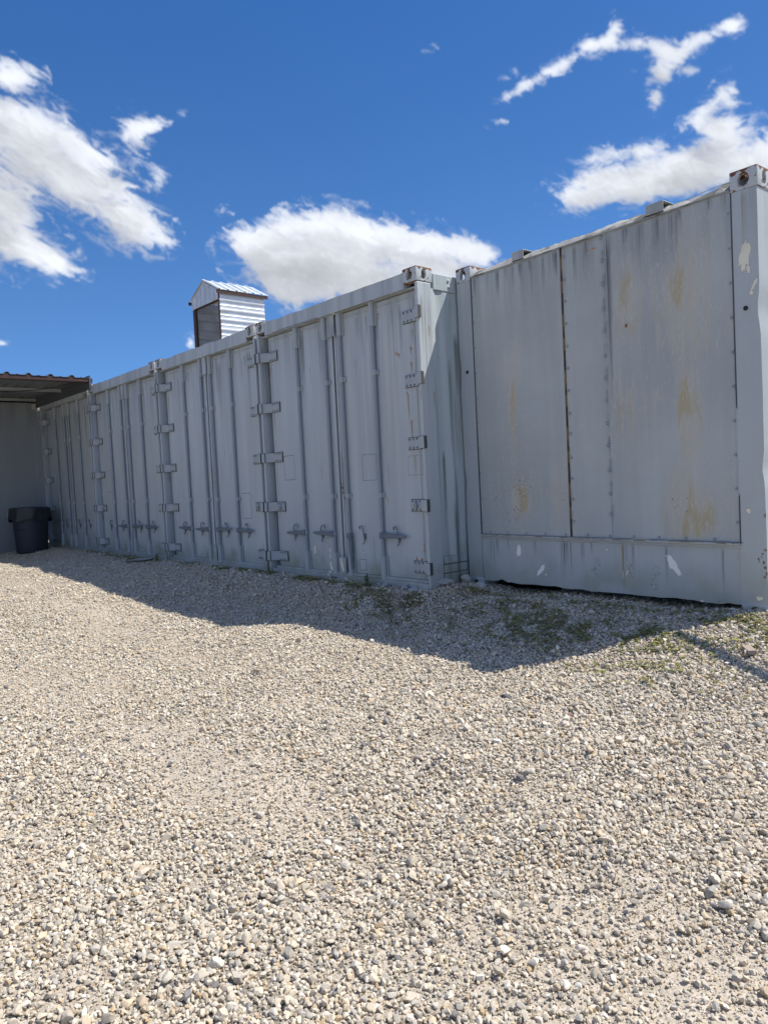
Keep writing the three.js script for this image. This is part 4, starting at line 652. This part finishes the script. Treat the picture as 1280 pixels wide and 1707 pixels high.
{
  const weeds = thing('weeds', 'low green weeds creeping between the stones along the containers', 'weeds'); weeds.userData.kind = 'stuff';
  // x, z, half sizes, how many
  const W = [[1.15, 0.15, 0.42, 0.16, 420], [1.62, 0.30, 0.34, 0.14, 420], [0.70, -0.12, 0.30, 0.14, 170], [0.95, 0.45, 0.4, 0.14, 180], [1.95, 0.22, 0.16, 0.10, 200], [2.28, 0.62, 0.26, 0.12, 170], [2.40, 0.14, 0.25, 0.14, 120], [2.50, -0.15, 0.2, 0.12, 140], [2.15, -0.22, 0.35, 0.08, 140], [1.3, -0.25, 0.5, 0.06, 120],
    [-0.3, 0.34, 0.28, 0.10, 260], [-0.75, 0.16, 0.3, 0.06, 160], [-0.02, 0.16, 0.10, 0.06, 90], [0.28, -0.22, 0.16, 0.06, 70], [-1.85, 0.10, 0.35, 0.05, 280], [-2.6, 0.09, 0.3, 0.045, 160], [-3.1, 0.10, 0.3, 0.05, 160], [-3.9, 0.07, 0.4, 0.04, 120], [-5.5, 0.14, 0.42, 0.10, 520], [-6.4, 0.10, 0.5, 0.06, 160], [-7.6, 0.08, 0.5, 0.05, 80], [0.5, 0.35, 0.5, 0.25, 100], [-1.2, 0.1, 0.5, 0.05, 150]];
  const r = rng(515), lists = [[], [], [], []];
  for (const [x, z, a, b, n] of W) for (let k = 0; k < n * 2.5; k++) { const u = r() * 6.28, d = Math.sqrt(-2 * Math.log(1 - r() * 0.95)) * 0.62, X = x + Math.cos(u) * d * a * 1.4, Z = z + Math.sin(u) * d * b * 1.5; if (fbm(X * 9, Z * 9, 611, 3) < 0.46) continue; lists[Math.floor(r() * 4)].push([X, Z, 0.007 + r() * 0.011]); }
  const m4 = new THREE.Matrix4(), q = new THREE.Quaternion(), e = new THREE.Euler(), col = new THREE.Color();
  lists.forEach((l, k) => { const im = new THREE.InstancedMesh(rosette(620 + k, 7, 0.2), leafM[k % 3], l.length); im.name = 'leaves'; im.userData.kind = 'stuff'; im.castShadow = im.receiveShadow = true; l.forEach(([x, z, s], i) => { e.set((r() - 0.5) * 0.5, r() * 6.28, (r() - 0.5) * 0.5); m4.compose(new THREE.Vector3(x, groundY(x, z) + 0.014 + r() * 0.009, z), q.setFromEuler(e), new THREE.Vector3(s, s * 0.9, s)); im.setMatrixAt(i, m4); const t = 0.75 + r() * 0.6; im.setColorAt(i, col.setRGB(t * 1.05, t, t * 0.9)); }); weeds.add(im); });
}
function tuft(label, x, z, h, seed, m, n = 26) {
  const t = thing('weed_plant', label, 'weed', [x, groundY(x, z), z], seed, 'weed plants along the containers'), r = rng(seed), gs = [];
  for (let k = 0; k < n; k++) { const f = r(), s = h * (0.10 + 0.16 * (1 - f)); gs.push(rosette(seed * 7 + k, 3, 0.5).scale(s, s, s).rotateY(r() * 6.28).translate((r() - 0.5) * h * 0.5 * (1 - f), f * h * 0.85, (r() - 0.5) * h * 0.5 * (1 - f))); }
  part('foliage', mergeGeometries(gs), m, t); part('stem', uvm(cyl(h * 0.018, h * 0.9, 6, h * 0.008).translate(0, h * 0.45, 0), 1, 1), leafM[2], t);
}
tuft('small upright dark weed in front of the sill by the hanging handle', -0.74, 0.06, 0.13, 3, leafM[2], 40);
tuft('round weed at the foot of the plain container end under the sill gap', 0.98, -0.27, 0.075, 5, leafM[0]);
tuft('bright green sunlit weed below the thin diagonal shadow', 2.33, 0.74, 0.055, 7, leafM[1]);
tuft('leafy weed by the flat stone slab under the third container', -5.05, 0.09, 0.11, 9, leafM[0], 36);
tuft('yellow green weed near the right edge beside the wood scrap', 2.50, 0.05, 0.05, 11, leafM[1]);
tuft('weed at the corner post between the two nearest door ends', -2.30, 0.08, 0.09, 13, leafM[0]);

renderer.render(scene, camera);
